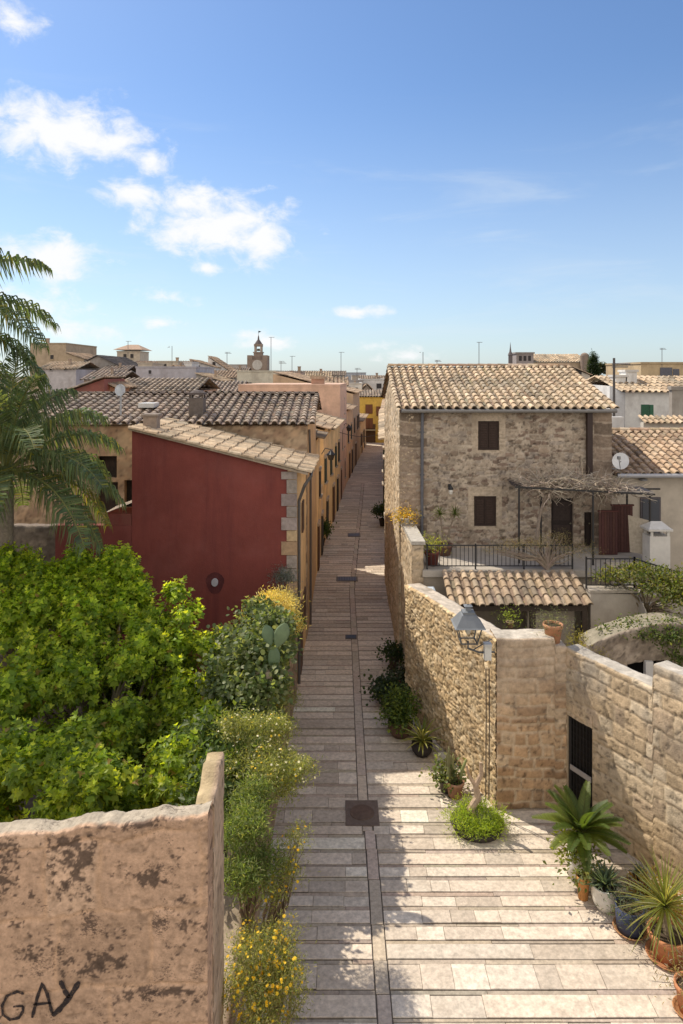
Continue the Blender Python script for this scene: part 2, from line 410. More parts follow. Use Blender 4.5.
clouds=[(60,132,100,40,1),(115,142,50,26,.9),(218,226,88,42,1),(180,200,50,22,.9),(130,193,40,16,.9),(262,240,34,36,.9),(45,258,75,26,.95),(30,308,80,28,.62),
        (70,330,70,14,.6),(160,323,32,8,.75),(358,312,34,8,.85),(12,15,36,22,.8),(270,343,36,9,.75),(405,356,36,10,.7),(165,297,30,9,.55),(208,268,18,9,.8),(375,346,22,8,.75),(152,160,22,18,.6),(248,335,24,8,.6)]
acc=None
for px,py,rx,ry,wt in clouds:
    x=(px-341.5)/F; z=(375-py)/F; a=math.atan(x); e=math.atan(z/math.hypot(1,x)); ca=math.cos(a)
    v=N.new('ShaderNodeVectorMath'); v.operation='SUBTRACT'; L.new(cv.outputs[0],v.inputs[0]); v.inputs[1].default_value=(a,e,0)
    s=N.new('ShaderNodeVectorMath'); s.operation='MULTIPLY'; L.new(v.outputs[0],s.inputs[0]); s.inputs[1].default_value=(F/rx/ca/ca,F/ry/ca,0)
    l=N.new('ShaderNodeVectorMath'); l.operation='LENGTH'; L.new(s.outputs[0],l.inputs[0])
    k=mth('MULTIPLY',mth('SUBTRACT',1.0,l.outputs['Value']),wt)
    acc=k if acc is None else mth('MAXIMUM',acc,k)
acc=mth('MAXIMUM',acc,-1.0)
nz=N.new('ShaderNodeTexNoise'); nz.inputs['Scale'].default_value=22; nz.inputs['Detail'].default_value=8; nz.inputs['Roughness'].default_value=.62; nz.inputs['Distortion'].default_value=.3
mpn=N.new('ShaderNodeMapping'); mpn.inputs['Scale'].default_value=(1,1.5,1); L.new(cv.outputs[0],mpn.inputs[0]); L.new(mpn.outputs[0],nz.inputs['Vector'])
dens=mth('ADD',acc,mth('MULTIPLY',mth('SUBTRACT',nz.outputs['Fac'],.5),2.2))
cf=N.new('ShaderNodeMapRange'); cf.interpolation_type='SMOOTHSTEP'; cf.inputs['From Min'].default_value=-.05; cf.inputs['From Max'].default_value=.85; L.new(dens,cf.inputs['Value'])
# thin high cirrus, streaked
wz=N.new('ShaderNodeTexNoise'); wz.inputs['Scale'].default_value=3.2; wz.inputs['Detail'].default_value=7; wz.inputs['Roughness'].default_value=.6; wz.inputs['Distortion'].default_value=.6
mpw=N.new('ShaderNodeMapping'); mpw.inputs['Rotation'].default_value=(0,0,R(-16)); mpw.inputs['Scale'].default_value=(1,5.5,1); mpw.inputs['Location'].default_value=(3.1,.7,0); L.new(cv.outputs[0],mpw.inputs[0]); L.new(mpw.outputs[0],wz.inputs['Vector'])
wf=N.new('ShaderNodeMapRange'); wf.interpolation_type='SMOOTHSTEP'; wf.inputs['From Min'].default_value=.5; wf.inputs['From Max'].default_value=.85; wf.inputs['To Max'].default_value=.42; L.new(wz.outputs['Fac'],wf.inputs['Value'])
# pale haze towards the horizon
hz=N.new('ShaderNodeMapRange'); hz.interpolation_type='SMOOTHSTEP'; hz.inputs['From Min'].default_value=-.02; hz.inputs['From Max'].default_value=.42; hz.inputs['To Min'].default_value=.42; hz.inputs['To Max'].default_value=0; L.new(el,hz.inputs['Value'])
def mixc(f,a,b):
    n=N.new('ShaderNodeMix'); n.data_type='RGBA'; L.new(f,n.inputs[0])
    for i,v in ((6,a),(7,b)):
        if isinstance(v,tuple): n.inputs[i].default_value=v
        else: L.new(v,n.inputs[i])
    return n.outputs[2]
tint=N.new('ShaderNodeMix'); tint.data_type='RGBA'; tint.blend_type='MULTIPLY'; tint.inputs[0].default_value=1; L.new(sky.outputs[0],tint.inputs[6]); tint.inputs[7].default_value=(.74,.86,.99,1)
c1=mixc(hz.outputs[0],tint.outputs[2],(5.1,5.75,6.3,1))
wm=N.new('ShaderNodeMapRange'); wm.inputs['From Min'].default_value=.22; wm.inputs['From Max'].default_value=.42; wm.inputs['To Min'].default_value=1; wm.inputs['To Max'].default_value=0; L.new(el,wm.inputs['Value'])
c2=mixc(mth('MULTIPLY',wf.outputs[0],wm.outputs[0]),c1,(5.3,5.8,6.2,1))
c3=mixc(cf.outputs[0],c2,(6.6,6.65,6.7,1))
# warm fill glow added to the unseen sky behind the camera, for shaded faces
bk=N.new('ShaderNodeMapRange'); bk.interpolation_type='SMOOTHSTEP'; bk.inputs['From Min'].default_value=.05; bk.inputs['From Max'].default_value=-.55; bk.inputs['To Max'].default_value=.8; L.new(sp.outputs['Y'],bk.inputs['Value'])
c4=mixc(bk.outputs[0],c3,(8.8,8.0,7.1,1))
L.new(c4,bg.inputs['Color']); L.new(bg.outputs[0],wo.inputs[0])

sl=bpy.data.lights.new('sun','SUN'); sl.energy=5.0; sl.angle=R(.55); sl.color=(1,.90,.74)
so=bpy.data.objects.new('sun',sl); COL.objects.link(so); so.rotation_euler=sdir.to_track_quat('Z','Y').to_euler(); so.location=(-20,20,40)
cam=bpy.data.cameras.new('camera'); cam.sensor_fit='HORIZONTAL'; cam.sensor_width=36; cam.lens=36; cam.shift_y=-137/683; cam.clip_end=6000; cam.clip_start=.1
co=bpy.data.objects.new('camera',cam); COL.objects.link(co); co.location=(0,0,H); co.rotation_euler=(R(90),0,0); scene.camera=co
scene.view_settings.view_transform='Standard'; scene.view_settings.look='None'; scene.view_settings.exposure=0
# ================================================================== THE SETTING
def XL(d): return float(np.interp(d,[8,14,20.5,32,38,50,56,75,93,100],[-1.5,-1.5,-1.36,-1.2,-1.0,-.15,.1,1.75,3.3,3.6]))
def XR(d): return float(np.interp(d,[8,15,15.2,19.6,22.5,31.5,40,61.8,93,100],[9.0,5.2,3.5,2.05,2.1,2.12,2.5,3.85,6.0,6.4]))
g=MB(); g.box(-2500,2500,-60,4000,-1.5,-.06,(.16,.13,.09)); o=g.build('ground','earth'); o['kind']='structure'
rng=random.Random(11)
b=MB(); y=7.2
SLAB=[(.63,.54,.445),(.58,.495,.405),(.66,.58,.485),(.55,.47,.385),(.62,.525,.425),(.64,.56,.465)]
def slab(b,x0,x1,y0,y1,c,z=0.0,g_=.0015):
    zz=z+rng.uniform(-.005,.005); y0+=rng.uniform(-.008,.008); y1+=rng.uniform(-.008,.008); e=.006
    x0+=g_;x1-=g_;y0+=.005;y1-=.005
    dz=[zz+rng.uniform(-.003,.003) for _ in range(4)]
    P=[(x0,y0),(x1,y0),(x1,y1),(x0,y1)]; Q=[(x0+e,y0+e),(x1-e,y0+e),(x1-e,y1-e),(x0+e,y1-e)]
    T=[(q[0],q[1],d) for q,d in zip(Q,dz)]; B=[(p[0],p[1],-.05) for p in P]; Mi=[(p[0],p[1],zz-.008) for p in P]
    b.face(T,c)
    for k in range(4):
        j=(k+1)%4; b.face([Mi[k],Mi[j],T[j],T[k]],tuple(v*.9 for v in c)); b.face([B[k],B[j],Mi[j],Mi[k]],tuple(v*.45 for v in c))
def drain_x(y): return float(np.interp(y,[8,13.6,15,30,60,93],[.66,.60,.48,.46,1.9,4.6]))
while y<96:
    wide=rng.uniform(.24,.36) if rng.random()<.75 else rng.uniform(.36,.46)
    nar=rng.uniform(.06,.11)
    x0=XL(y)-.15; x1=XR(y)+.25; dc=drain_x(y)
    hole=(y<15.05 and y+wide>14.2)
    def run(a,c_,y0,y1,kind):
        x=a
        while x<c_-.02:
            L_=rng.choice((rng.uniform(.3,.8),rng.uniform(.8,2.4))) if kind else rng.uniform(.8,2.2)
            e=min(x+L_,c_); 
            if c_-e<.25: e=c_
            if kind:
                kk=rng.uniform(.86,1.1); c=tuple(v*kk for v in rng.choice(SLAB))
                q_=rng.random()
                if q_<.08: c=tuple(min(.74,v*1.15) for v in c)
                elif q_<.2: c=tuple(v*.84 for v in c)
                slab(b,x,e,y0,y1,c)
            else:
                c=jit((.42,.345,.275),.16,rng); slab(b,x,e,y0,y1,c,-.009)
            x=e
    if y<60:
        run(x0,dc-.12,y,y+wide,1); run(dc+.12,x1,y,y+wide,1)
        run(x0,dc-.12,y+wide,y+wide+nar,0); run(dc+.12,x1,y+wide,y+wide+nar,0)
    else:
        run(x0,x1,y,y+wide,1); run(x0,x1,y+wide,y+wide+nar,0)
    y+=wide+nar
y=7.2
while y<60:                      # the drain course running up the middle
    L_=rng.uniform(.5,1.1); a=drain_x(y)
    slab(b,a-.105,a+.105,y,y+L_,jit((.5,.42,.34),.12,rng),-.006)
    y+=L_
b.mesh([(-3,7,-.035),(11,7,-.035),(11,15.6,-.035),(4,23,-.035),(6.5,96,-.035),(1.5,96,-.035),(-3,23,-.035)],[(0,1,2,3,4,5,6)],(.16,.135,.11))
o=b.build('street','paving'); o['kind']='structure'
# covers and gratings let into the paving
def cover(name,label,cat,px,py,w,l,c,rim,round_=True):
    d=H*F/(py-375); x=XX(px,d)
    t=thing(name,label,cat,(x,d,0.006))
    f=MB(); f.box(x-w/2,x+w/2,d-l/2,d+l/2,-.02,.010,rim); f.build('frame','darkstone' if False else 'stone',t)
    p=MB()
    if round_: p.lathe([(0.0,.024),(w*.36,.024),(w*.37,.012)],(x,d,0),c,24)
    else:
        p.box(x-w*.42,x+w*.42,d-l*.4,d+l*.4,.012,.018,c)
        for k in range(7):
            xx=x-w*.36+k*w*.12; p.box(xx-w*.02,xx+w*.02,d-l*.33,d+l*.33,.019,.024,tuple(v*.4 for v in c))
    p.build('lid','metal' if not round_ else 'stone',t)
cover('manhole_cover','round rusty manhole cover in a square dark surround, largest one in the shaded paving','manhole cover',362,813,.72,.86,(.13,.085,.065),(.16,.12,.10))
cover('drain_grating','small square iron drain grating in the street level with the stone house wall','drain grating',351,637,.42,.42,(.04,.035,.03),(.17,.14,.12),False)
cover('drain_grating','wide dark iron cover crossing the street beside the red house','drain grating',347,579,1.0,.75,(.10,.085,.075),(.19,.165,.14),False)
cover('drain_grating','dark iron cover in the street beyond the wide one, near the potted bush','drain grating',354,535,.75,.9,(.10,.085,.075),(.2,.17,.15),False)

# ================================================================== STONE HOUSE ON THE RIGHT
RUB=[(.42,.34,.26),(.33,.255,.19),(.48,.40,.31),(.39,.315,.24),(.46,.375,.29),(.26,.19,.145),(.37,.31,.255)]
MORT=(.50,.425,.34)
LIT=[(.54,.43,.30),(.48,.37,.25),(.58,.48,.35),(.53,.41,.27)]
K=22.5/F
def X22(px): return (px-341.5)*K
def Z22(py): return H-(py-375)*K
t=thing('stone_house','two storey rubble stone house with tiled roof and dark shutters, right of the street','house',(5.4,27,0))
u0=1.93
holes=[(X22(478)-u0,X22(499)-u0,Z22(450),Z22(421)),(X22(474)-u0,X22(496)-u0,Z22(526),Z22(496)),(X22(551)-u0,X22(573)-u0,3.86,Z22(498)),(X22(584)-u0,X22(592)-u0,3.86,Z22(512))]
def qtint(U,Z,col):
    c=col.copy(); q=((U<.72+.18*np.sign(np.sin(Z*7.2)))|(U>6.97-.75-.16*np.sign(np.sin(Z*7.2))))
    cour=np.floor(Z/.42+.12*np.sin(U*3)); tone=.5+.6*hash2(cour,(U>3).astype(float),71)
    jo=np.abs(((Z/.42+.12*np.sin(U*3))%1)-.5)>.44
    qc=np.stack([.37*tone,.285*tone,.215*tone],-1); qc[jo]=(.42,.34,.265)
    c[q]=qc[q]*(.8+.4*fbm(U*4,Z*4,5))[q][:,None]
    for h in holes[:2]:
        fr=(U>h[0]-.2)&(U<h[1]+.2)&(Z>h[2]-.1)&(Z<h[3]+.3); c[fr]=np.array((.50,.41,.31))*(.85+.3*fbm(U*3,Z*3,8))[fr][:,None]
    return c
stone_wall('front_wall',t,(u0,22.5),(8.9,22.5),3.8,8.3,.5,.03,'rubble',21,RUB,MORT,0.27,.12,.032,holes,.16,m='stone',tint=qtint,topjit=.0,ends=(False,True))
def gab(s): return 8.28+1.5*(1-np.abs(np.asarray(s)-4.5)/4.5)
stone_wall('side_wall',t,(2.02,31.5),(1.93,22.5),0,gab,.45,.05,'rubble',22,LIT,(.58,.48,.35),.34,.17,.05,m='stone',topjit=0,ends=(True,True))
b=MB(); b.box(8.45,8.9,23,31.5,0,8.2,(.33,.26,.2)); b.box(2.5,8.9,31.1,31.5,0,8.2,(.33,.26,.2)); b.box(2.5,8.88,22.56,22.98,0,3.78,(.3,.25,.2))
b.mesh([(8.9,22.5,8.2),(8.9,31.5,8.2),(8.9,27,9.75),(8.45,22.5,8.2),(8.45,31.5,8.2),(8.45,27,9.75)],[(0,1,2),(5,4,3)],(.33,.26,.2)); b.build('rear_wall','stone',t)
up=Vector((0,4.75,1.42)); rf=tile_roof('roof',t,(1.86,22.22,8.40),(8.93,22.22,8.40),up,up.length,.272,.35,TILE_WARM,31)
tile_roof('rear_roof',t,(8.93,31.8,8.40),(1.90,31.8,8.40),(0,-4.75,1.42),up.length,.272,.7,TILE_WARM,32,3)
ridge_tiles('ridge',t,(1.86,26.98,9.84),(8.95,26.98,9.84),TILE_OLD,33,.12)
b=MB(); b.box(1.9,8.9,22.30,22.52,8.27,8.36,(.13,.10,.085)); b.build('eave_board','wood',t)
b=MB(); b.tube([(1.95,22.2,8.33),(8.95,22.2,8.33)],.06,(.22,.21,.2),8); b.build('gutter','metal',t)
def shutters(parent,x0,x1,z0,z1,y,c):
    f=MB(); f.box(x0,x1,y-.02,y+.03,z0,z0+.05,c); f.box(x0,x1,y-.02,y+.03,z1-.05,z1,c); f.box(x0,x0+.05,y-.02,y+.03,z0+.05,z1-.05,c); f.box(x1-.05,x1,y-.02,y+.03,z0+.05,z1-.05,c)
    w=f.build('window',"wood",parent)
    xm=(x0+x1)/2
    for a,e in ((x0+.055,xm-.008),(xm+.008,x1-.055)):
        s=MB(); s.box(a,e,y-.005,y+.02,z0+.055,z1-.055,c)
        z=z0+.1
        while z<z1-.12: s.box(a+.05,e-.05,y-.022,y-.006,z,z+.03,tuple(v*1.35 for v in c)); z+=.055
        s.build('shutter','wood',w)
for h in holes[:2]: shutters(t,h[0]+u0+.005,h[1]+u0-.005,h[2]+.005,h[3]-.005,22.5+.03,(.045,.028,.022))
for h in holes[2:]:
    d_=MB(); x0,x1=h[0]+u0+.005,h[1]+u0-.005; d_.box(x0,x1,22.56,22.62,3.85,h[3]-.01,(.035,.025,.022))
    for k in (0,1): d_.box(x0+.08,x1-.08,22.545,22.559,3.95+k*.75,3.95+k*.75+.6,(.05,.035,.03))
    dd=d_.build('door','wood',t)
    kn=MB(); kn.lathe([(0,-.03),(.03,-.01),(.03,.01),(0,.03)],(x1-.07,22.53,4.6),(.2,.18,.12),8); kn.build('handle','metal',dd)
b=MB(); xs=X22(422); b.tube([(xs,22.41,8.3),(xs,22.41,8.1),(xs-.02,22.41,3.9)],.05,(.12,.125,.145),8)
for z in (7.6,6.2,4.8): b.box(xs-.08,xs+.07,22.4,22.5,z,z+.05,(.1,.1,.11))
b.build('drainpipe','metal',t)
b=MB(); xs=X22(588); b.box(xs-.085,xs+.085,22.3,22.45,Z22(476),8.3,(.035,.018,.014)); b.build('downpipe','metal',t,); 
l=MB(); xs=X22(449.5); zc=Z22(490); l.box(xs-.05,xs+.05,22.44,22.5,zc+.02,zc+.2,(.02,.02,.02)); l.beam((xs,22.46,zc+.15),(xs,22.25,zc+.18),.025,.025,(.02,.02,.02)); l.lathe([(.02,.2),(.09,.1),(.085,.06),(.06,.05)],(xs,22.25,zc),(.02,.02,.02),8)
wl=l.build('wall_lamp','metal',t); l=MB(); l.lathe([(.06,.05),(.075,0),(.05,-.09),(0,-.1)],(xs,22.25,zc),(.75,.72,.65),8); l.build('lamp_globe','glass',wl)
# small bracket canopy board on the facade
b=MB(); a=Z22(484); b.mesh([(X22(507),22.48,a+.16),(X22(528),22.48,a+.02),(X22(528),21.7,a-.12),(X22(507),21.9,a+.06)],[(0,1,2,3),(3,2,1,0)],(.06,.05,.05)); b.build('awning_board','wood',t)
# satellite dish on the corner
dx,dz=X22(617),Z22(460); s=thing('satellite_dish','white round satellite dish on the right corner of the stone house','satellite dish',(dx,22.2,dz))
b=MB(); Vd=[];Fd=[];n_=18
ax=Vector((-.45,-.8,.35)).normalized(); ux=ax.cross(Vector((0,0,1))).normalized(); uy=ux.cross(ax)
for r_ in range(5):
    rr=.26*r_/4
    for q in range(n_):
        an=2*math.pi*q/n_; Vd.append(Vector((dx,22.2,dz))+ux*rr*math.cos(an)+uy*rr*math.sin(an)*1.08+ax*(rr*rr*.45))
for r_ in range(4):
    for q in range(n_): Fd.append((r_*n_+q,r_*n_+(q+1)%n_,(r_+1)*n_+(q+1)%n_,(r_+1)*n_+q))
b.mesh(Vd,Fd,(.72,.72,.71)); b.build('reflector','metal',s,True)
b=MB(); c0=Vector((dx,22.2,dz)); b.tube([c0-uy*.25,c0+ax*.45-uy*.05],.015,(.3,.3,.3),6); b.box(c0.x+ax.x*.45-.04,c0.x+ax.x*.45+.04,22.2+ax.y*.45-.05,22.2+ax.y*.45+.05,c0.z+ax.z*.45-.06,c0.z+ax.z*.45+.04,(.25,.25,.25)); b.build('feed_arm','metal',s)
b=MB(); b.tube([c0,c0+Vector((0,.1,-.25)),(8.85,22.6,dz-.3)],.03,(.3,.3,.3),6); b.build('bracket','metal',s)

# ---- raised terrace in front of the house
TZ=3.82
t=thing('terrace','raised plastered terrace with pale edge slab in front of the stone house','terrace',(5,21,0))
b=MB(); b.box(2.15,9.6,19.95,22.48,0,TZ-.2,(.36,.31,.25)); b.build('retaining_wall','plaster',t)
b=MB(); b.box(2.36,9.6,19.84,22.47,TZ-.19,TZ,(.42,.38,.33)); b.build('floor_slab','plaster',t)
t=thing('parapet_wall','short sunlit stone parapet with sloping grey coping at the terrace end','wall',(2.1,21,0))
stone_wall('masonry',t,(1.985,22.46),(2.07,19.9),0,4.55,.32,.05,'rubble',41,LIT,(.46,.37,.27),.36,.2,.04,topjit=0)
b=MB(); b.prism([(2.03,19.86),(2.44,19.86),(2.36,22.46),(1.95,22.46)],4.56,[4.66,4.66,4.70,4.70],(.44,.41,.36)); b.build('coping','stone',t)
def railing(name,label,pts,z0,z1,step,c,post_every=1.6,cat='railing'):
    P=[Vector(p) for p in pts]; t=thing(name,label,cat,(P[0].x,P[0].y,z0))
    bars=MB(); tr=MB(); br=MB()
    for a,e in zip(P[:-1],P[1:]):
        L_=(e-a).length; n=max(1,int(L_/step))
        za,ze=a.z,e.z
        tr.beam((a.x,a.y,za+z1),(e.x,e.y,ze+z1),.04,.03,c); br.beam((a.x,a.y,za+z0+.08),(e.x,e.y,ze+z0+.08),.03,.025,c)
        for k in range(n+1):
            p=a.lerp(e,k/n); bars.beam((p.x,p.y,p.z+z0+.09),(p.x,p.y,p.z+z1-.01),.016,.016,c)
        m_=max(1,round(L_/post_every))
        for k in range(m_+1):
            p=a.lerp(e,k/m_); ps=MB(); ps.beam((p.x,p.y,p.z+z0-.02),(p.x,p.y,p.z+z1+.05),.04,.04,c); ps.build('post','metal',t)
    tr.build('top_rail','metal',t); br.build('bottom_rail','metal',t); bars.build('bar_panel','metal',t)
    return t
railing('iron_railing','black iron railing along the front edge of the raised terrace',[(2.5,19.97,TZ),(6.75,19.97,TZ)],0.02,.70,.12,(.02,.02,.022))
# pergola
t=thing('pergola','thin black metal pergola carrying a leafless vine against the stone house','pergola',(7,21.4,TZ))
C_=(.022,.02,.02)
tops={}
for px,py0,d in ((519,485,20.6),(541,488,21.2),(593,493,20.4),(650,496,20.4),(627,490,22.2)):
    x=XX(px,d); z=ZZ(py0,d); p=MB(); p.beam((x,d,TZ),(x,d,z),.05,.05,C_); p.build('post','metal',t)
def pb(a,c,w=.05):
    p=MB(); p.beam(a,c,w,w,C_); p.build('beam','metal',t)
pb(W(515,487,20.6),W(655,494.5,20.4)); pb(W(541,489,22.2),W(660,489,22.2)); pb(W(519,486,20.6),W(535,486,22.4),.04); pb(W(593,493,20.4),W(590,488,22.4),.04); pb(W(652,495,20.4),W(640,489,22.4),.04)
pb(W(565,490,20.5),W(562,487,22.4),.04); pb(W(622,494,20.4),W(615,489,22.4),.04)
p=MB(); q=[W(590,486,22.3),W(640,486,22.3),W(655,492.5,20.5),W(618,491.5,20.5)]
p.mesh(q,[(0,1,2,3),(3,2,1,0)],(.22,.19,.165)); p.build('reed_mat','dryleaf',t)
# dry vine on it
rng=random.Random(5)
def vine(name,label,lobes,n,cat='vine',c=((.42,.35,.27),(.30,.24,.19),(.5,.43,.34)),seed=1,trunk=None,r=.012,L_=(.3,.9)):
    rg=random.Random(seed); b=MB()
    for i in range(n):
        cx,rx=rg.choice(lobes); p=Vector([cx[k]+rg.gauss(0,.45)*rx[k] for k in range(3)])
        dv=Vector((rg.gauss(0,1),rg.gauss(0,.7),rg.gauss(0,.35))).normalized(); pts=[p]; l=rg.uniform(*L_)
        for k in range(4):
            dv=(dv+Vector((rg.gauss(0,.4),rg.gauss(0,.4),rg.gauss(0,.3)))).normalized(); p=p+dv*l/4; pts.append(p)
        b.tube(pts,[r,r*.9,r*.7,r*.5,r*.3],jit(rg.choice(c),.15,rg),4,False)
    t=thing(name,label,cat,(lobes[0][0][0],lobes[0][0][1],TZ))
    b.build('branches','bark',t)
    if trunk:
        tb=MB(); tb.tube(trunk,[.06,.05,.045,.04,.03][:len(trunk)],(.3,.24,.19),7); tb.build('trunk','bark',t)
    return t
vine('dry_vine','bare tangled grapevine covering the black pergola',[(W(555,484,21.2),(1.0,.7,.22)),(W(580,483,21.4),(.9,.7,.25)),(W(540,485,21.2),(.5,.6,.18)),(W(610,489,21),(.7,.5,.1))],900,seed=4,trunk=[W(536,548,21.1),W(538,525,21.1),W(541,510,21.1),W(546,495,21.1),W(556,486,21.1)])
# red-brown screen, garden clutter on the terrace
t=thing('wooden_screen','reddish brown slatted screen panel standing under the pergola','screen',(XX(616,21.5),21.5,TZ))
for a,e,z,dd in ((599,618,512,21.5),(612,633,506,21.8)):
    b=MB(); x0,x1=XX(a,dd),XX(e,dd); zt=ZZ(z,dd); n=7
    for k in range(n): xx=x0+(x1-x0)*k/n; b.box(xx,xx+(x1-x0)/n-.01,dd,dd+.03+.004*(k%2),TZ+.02,zt,jit((.085,.036,.03),.15,rng))
    b.build('panel','wood',t)
    b=MB(); b.box(x0-.03,x1+.03,dd-.02,dd+.06,zt,zt+.05,(.1,.035,.03)); b.build('cap_rail','wood',t)
t=thing('garden_chimney','white masonry barbecue chimney with small pitched cap on the terrace','chimney',(XX(656,20.3),20.3,3.0))
x=XX(657,20.3); b=MB(); b.box(x-.3,x+.3,20.1,20.6,3.0,ZZ(535,20.3),(.62,.59,.54)); b.build('shaft','plaster',t)
b=MB(); z=ZZ(535,20.3)
for sx in (-.27,.21): 
    for yy in (20.1,20.52): b=MB(); b.box(x+sx,x+sx+.07,yy,yy+.07,z,z+.16,(.6,.57,.52)); b.build('vent_post','plaster',t)
b=MB(); b.prism([(x-.36,20.04),(x+.36,20.04),(x+.36,20.66),(x-.36,20.66)],z+.16,z+.22,(.62,.59,.54)); b.mesh([(x-.34,20.06,z+.221),(x+.34,20.06,z+.221),(x+.34,20.64,z+.221),(x-.34,20.64,z+.221),(x-.16,20.35,z+.4),(x+.16,20.35,z+.4)],[(0,1,5,4),(1,2,5),(2,3,4,5),(3,0,4)],(.62,.59,.54)); b.build('cap','plaster',t)
t=thing('bench','pale weathered timber board leaning behind the white garden chimney','board',(XX(640,20.9),20.9,3.5)); t.name='timber_board'
b=MB(); b.mesh([W(628,515,21),W(655,522,20.7),W(652,556,20.6),W(630,552,20.9)],[(0,1,2,3),(3,2,1,0)],(.42,.36,.28)); b.build('plank','wood',t)

# ---- house joined to the right of the stone house
t=thing('low_house','low beige rendered house with mottled tiled roof right of the stone house','house',(12,25,0))
b=MB(); b.box(8.93,18,23.1,30.5,0,6.12,(.50,.44,.36)); b.build('wall','plaster',t)
u_=Vector((0,3.9,1.1)); tile_roof('roof',t,(8.95,22.85,6.2),(18,22.85,6.2),u_,u_.length,.28,.38,TILE_OLD,51)
tile_roof('rear_roof',t,(18,30.7,6.2),(8.95,30.7,6.2),(0,-3.9,1.1),u_.length,.28,.8,TILE_OLD,52,3)
ridge_tiles('ridge',t,(8.95,26.8,7.32),(18,26.8,7.32),TILE_OLD,53)
b=MB(); b.tube([(9.2,22.78,6.14),(18,22.78,6.14)],.07,(.42,.42,.44),8); b.build('gutter','metal',t)
x0,x1=XX(640,23.1),XX(660,23.1); b=MB(); b.box(x0,x1,23.04,23.12,ZZ(540,23.1),ZZ(497,23.1),(.10,.09,.10)); w=b.build('window','wood',t)
b=MB(); b.box(x0+.06,x1-.06,23.02,23.039,ZZ(538,23.1),ZZ(499,23.1),(.06,.07,.09)); b.build('pane','glass',w)
b=MB(); xx=XX(642,23.1); b.lathe([(0,.0),(.13,.0),(.13,.06),(0,.06)],(xx,23.0,ZZ(480,23.1)),(.2,.2,.21),14); b.build('wall_lamp','metal',t)

# ---- lean-to with tiled canopy, courtyard
t=thing('tiled_canopy','small lean-to canopy of big pale clay tiles under the terrace railing','canopy',(4.8,19,1.0))
up=Vector((0,1.42,.46)); tile_roof('roof',t,(2.98,18.27,3.34),(6.62,18.27,3.34),up,up.length,.256,.42,[(.52,.39,.25),(.58,.45,.31),(.47,.34,.22),(.40,.30,.22),(.5,.37,.26)],61,7)
b=MB(); b.box(2.95,6.62,18.42,18.56,3.13,3.27,(.06,.045,.035)); b.build('beam','wood',t)
for x in (3.0,5.1,6.5):
    p=MB(); p.box(x,x+.14,18.43,18.55,.9,3.13,(.06,.045,.035)); p.build('post','wood',t)
b=MB(); b.box(5.15,6.45,18.9,19.0,.9,3.1,(.42,.37,.31)); b.build('partition_wall','plaster',t)
g=MB(); g.prism([(2.7,18.0),(3.5,15.6),(4.9,15.4),(7.5,10.5),(16,10.5),(16,19.9),(2.4,19.9)],-.05,.9,(.33,.28,.22)); o=g.build('courtyard','earth'); o['kind']='structure'

# ---- sunlit rubble wall, corner pier, gate wall
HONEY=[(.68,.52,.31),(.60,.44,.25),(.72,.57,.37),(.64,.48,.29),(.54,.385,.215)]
t=thing('rubble_wall','sunlit honey coloured rubble garden wall along the right side of the street','wall',(2.6,17.3,0))
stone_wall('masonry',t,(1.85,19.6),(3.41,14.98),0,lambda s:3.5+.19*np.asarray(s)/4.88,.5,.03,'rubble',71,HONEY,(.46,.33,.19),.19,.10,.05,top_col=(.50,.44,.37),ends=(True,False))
t=thing('stone_pier','square shaded sandstone corner pier with brown lower courses where the walls meet','pier',(4.2,15.3,0))
PIER=[(.44,.29,.17),(.52,.36,.22),(.36,.225,.125),(.55,.41,.27),(.47,.31,.18)]
def ptint(U,Z,c):
    g_=np.clip((Z-1.6)/1.6,0,1)*.75; grey=np.array((.43,.345,.26))*(.6+.8*fbm(U*5,Z*9,3))[...,None]
    return c*(1-g_)[...,None]+grey*g_[...,None]
stone_wall('masonry',t,(3.40,14.96),(4.94,15.0),0,lambda s:np.where(np.asarray(s)<1.27,3.72,3.54),.62,.03,'ashlar',72,PIER,(.55,.43,.30),.5,.25,.03,top_col=(.5,.45,.38),tint=ptint,topjit=.02)
t=thing('gate_wall','tall pale sandstone block wall with iron gate, running towards the potted plants','wall',(5.8,13.2,0))
PALE=[(.56,.44,.30),(.50,.38,.245),(.60,.49,.35),(.46,.35,.24),(.54,.41,.265)]
gd=np.array((.469,-.883))
def gtint(U,Z,c):
    o_=np.clip((1.3-Z)/1.3,0,1)*np.clip((U-1.2)/1,0,1); c=c*(1-.35*o_)[...,None]+np.array((.50,.30,.12))*(.35*o_)[...,None]
    g_=np.clip((Z-2.2)/1.0,0,1)*np.clip((fbm(U*2.2,Z*1.2,19)-.42)*5,0,1)*.75
    return c*(1-g_)[...,None]+np.array((.30,.26,.21))*g_[...,None]
stone_wall('masonry',t,(4.93,15.02),tuple(np.array((4.93,15.02))+gd*6.2),0,lambda s:np.where(np.asarray(s)<2.2,3.5,np.where(np.asarray(s)<4.0,3.97,3.6)),.42,.03,'ashlar',73,PALE,(.50,.39,.26),.60,.36,.026,holes=[(.06,.76,0.02,2.34)],hole_depth=.2,top_col=(.46,.42,.36),tint=gtint,ends=(False,True))
def GW(s,z,off=0):   # point on the gate wall; off>0 outwards
    return Vector((4.93+gd[0]*s+gd[1]*off, 15.02+gd[1]*s-gd[0]*off, z))
t=thing('iron_gate','dark iron gate with two pale cross rails set in the pale block wall','gate',GW(.4,0))
c=(.018,.016,.016)
b=MB()
b.beam(GW(.09,.05,-.04),GW(.09,2.32,-.04),.05,.05,c); b.beam(GW(.73,.05,-.04),GW(.73,2.32,-.04),.05,.05,c); b.beam(GW(.115,2.295,-.04),GW(.705,2.295,-.04),.05,.05,c); b.beam(GW(.115,.07,-.04),GW(.705,.07,-.04),.05,.05,c); b.build('frame','metal',t)
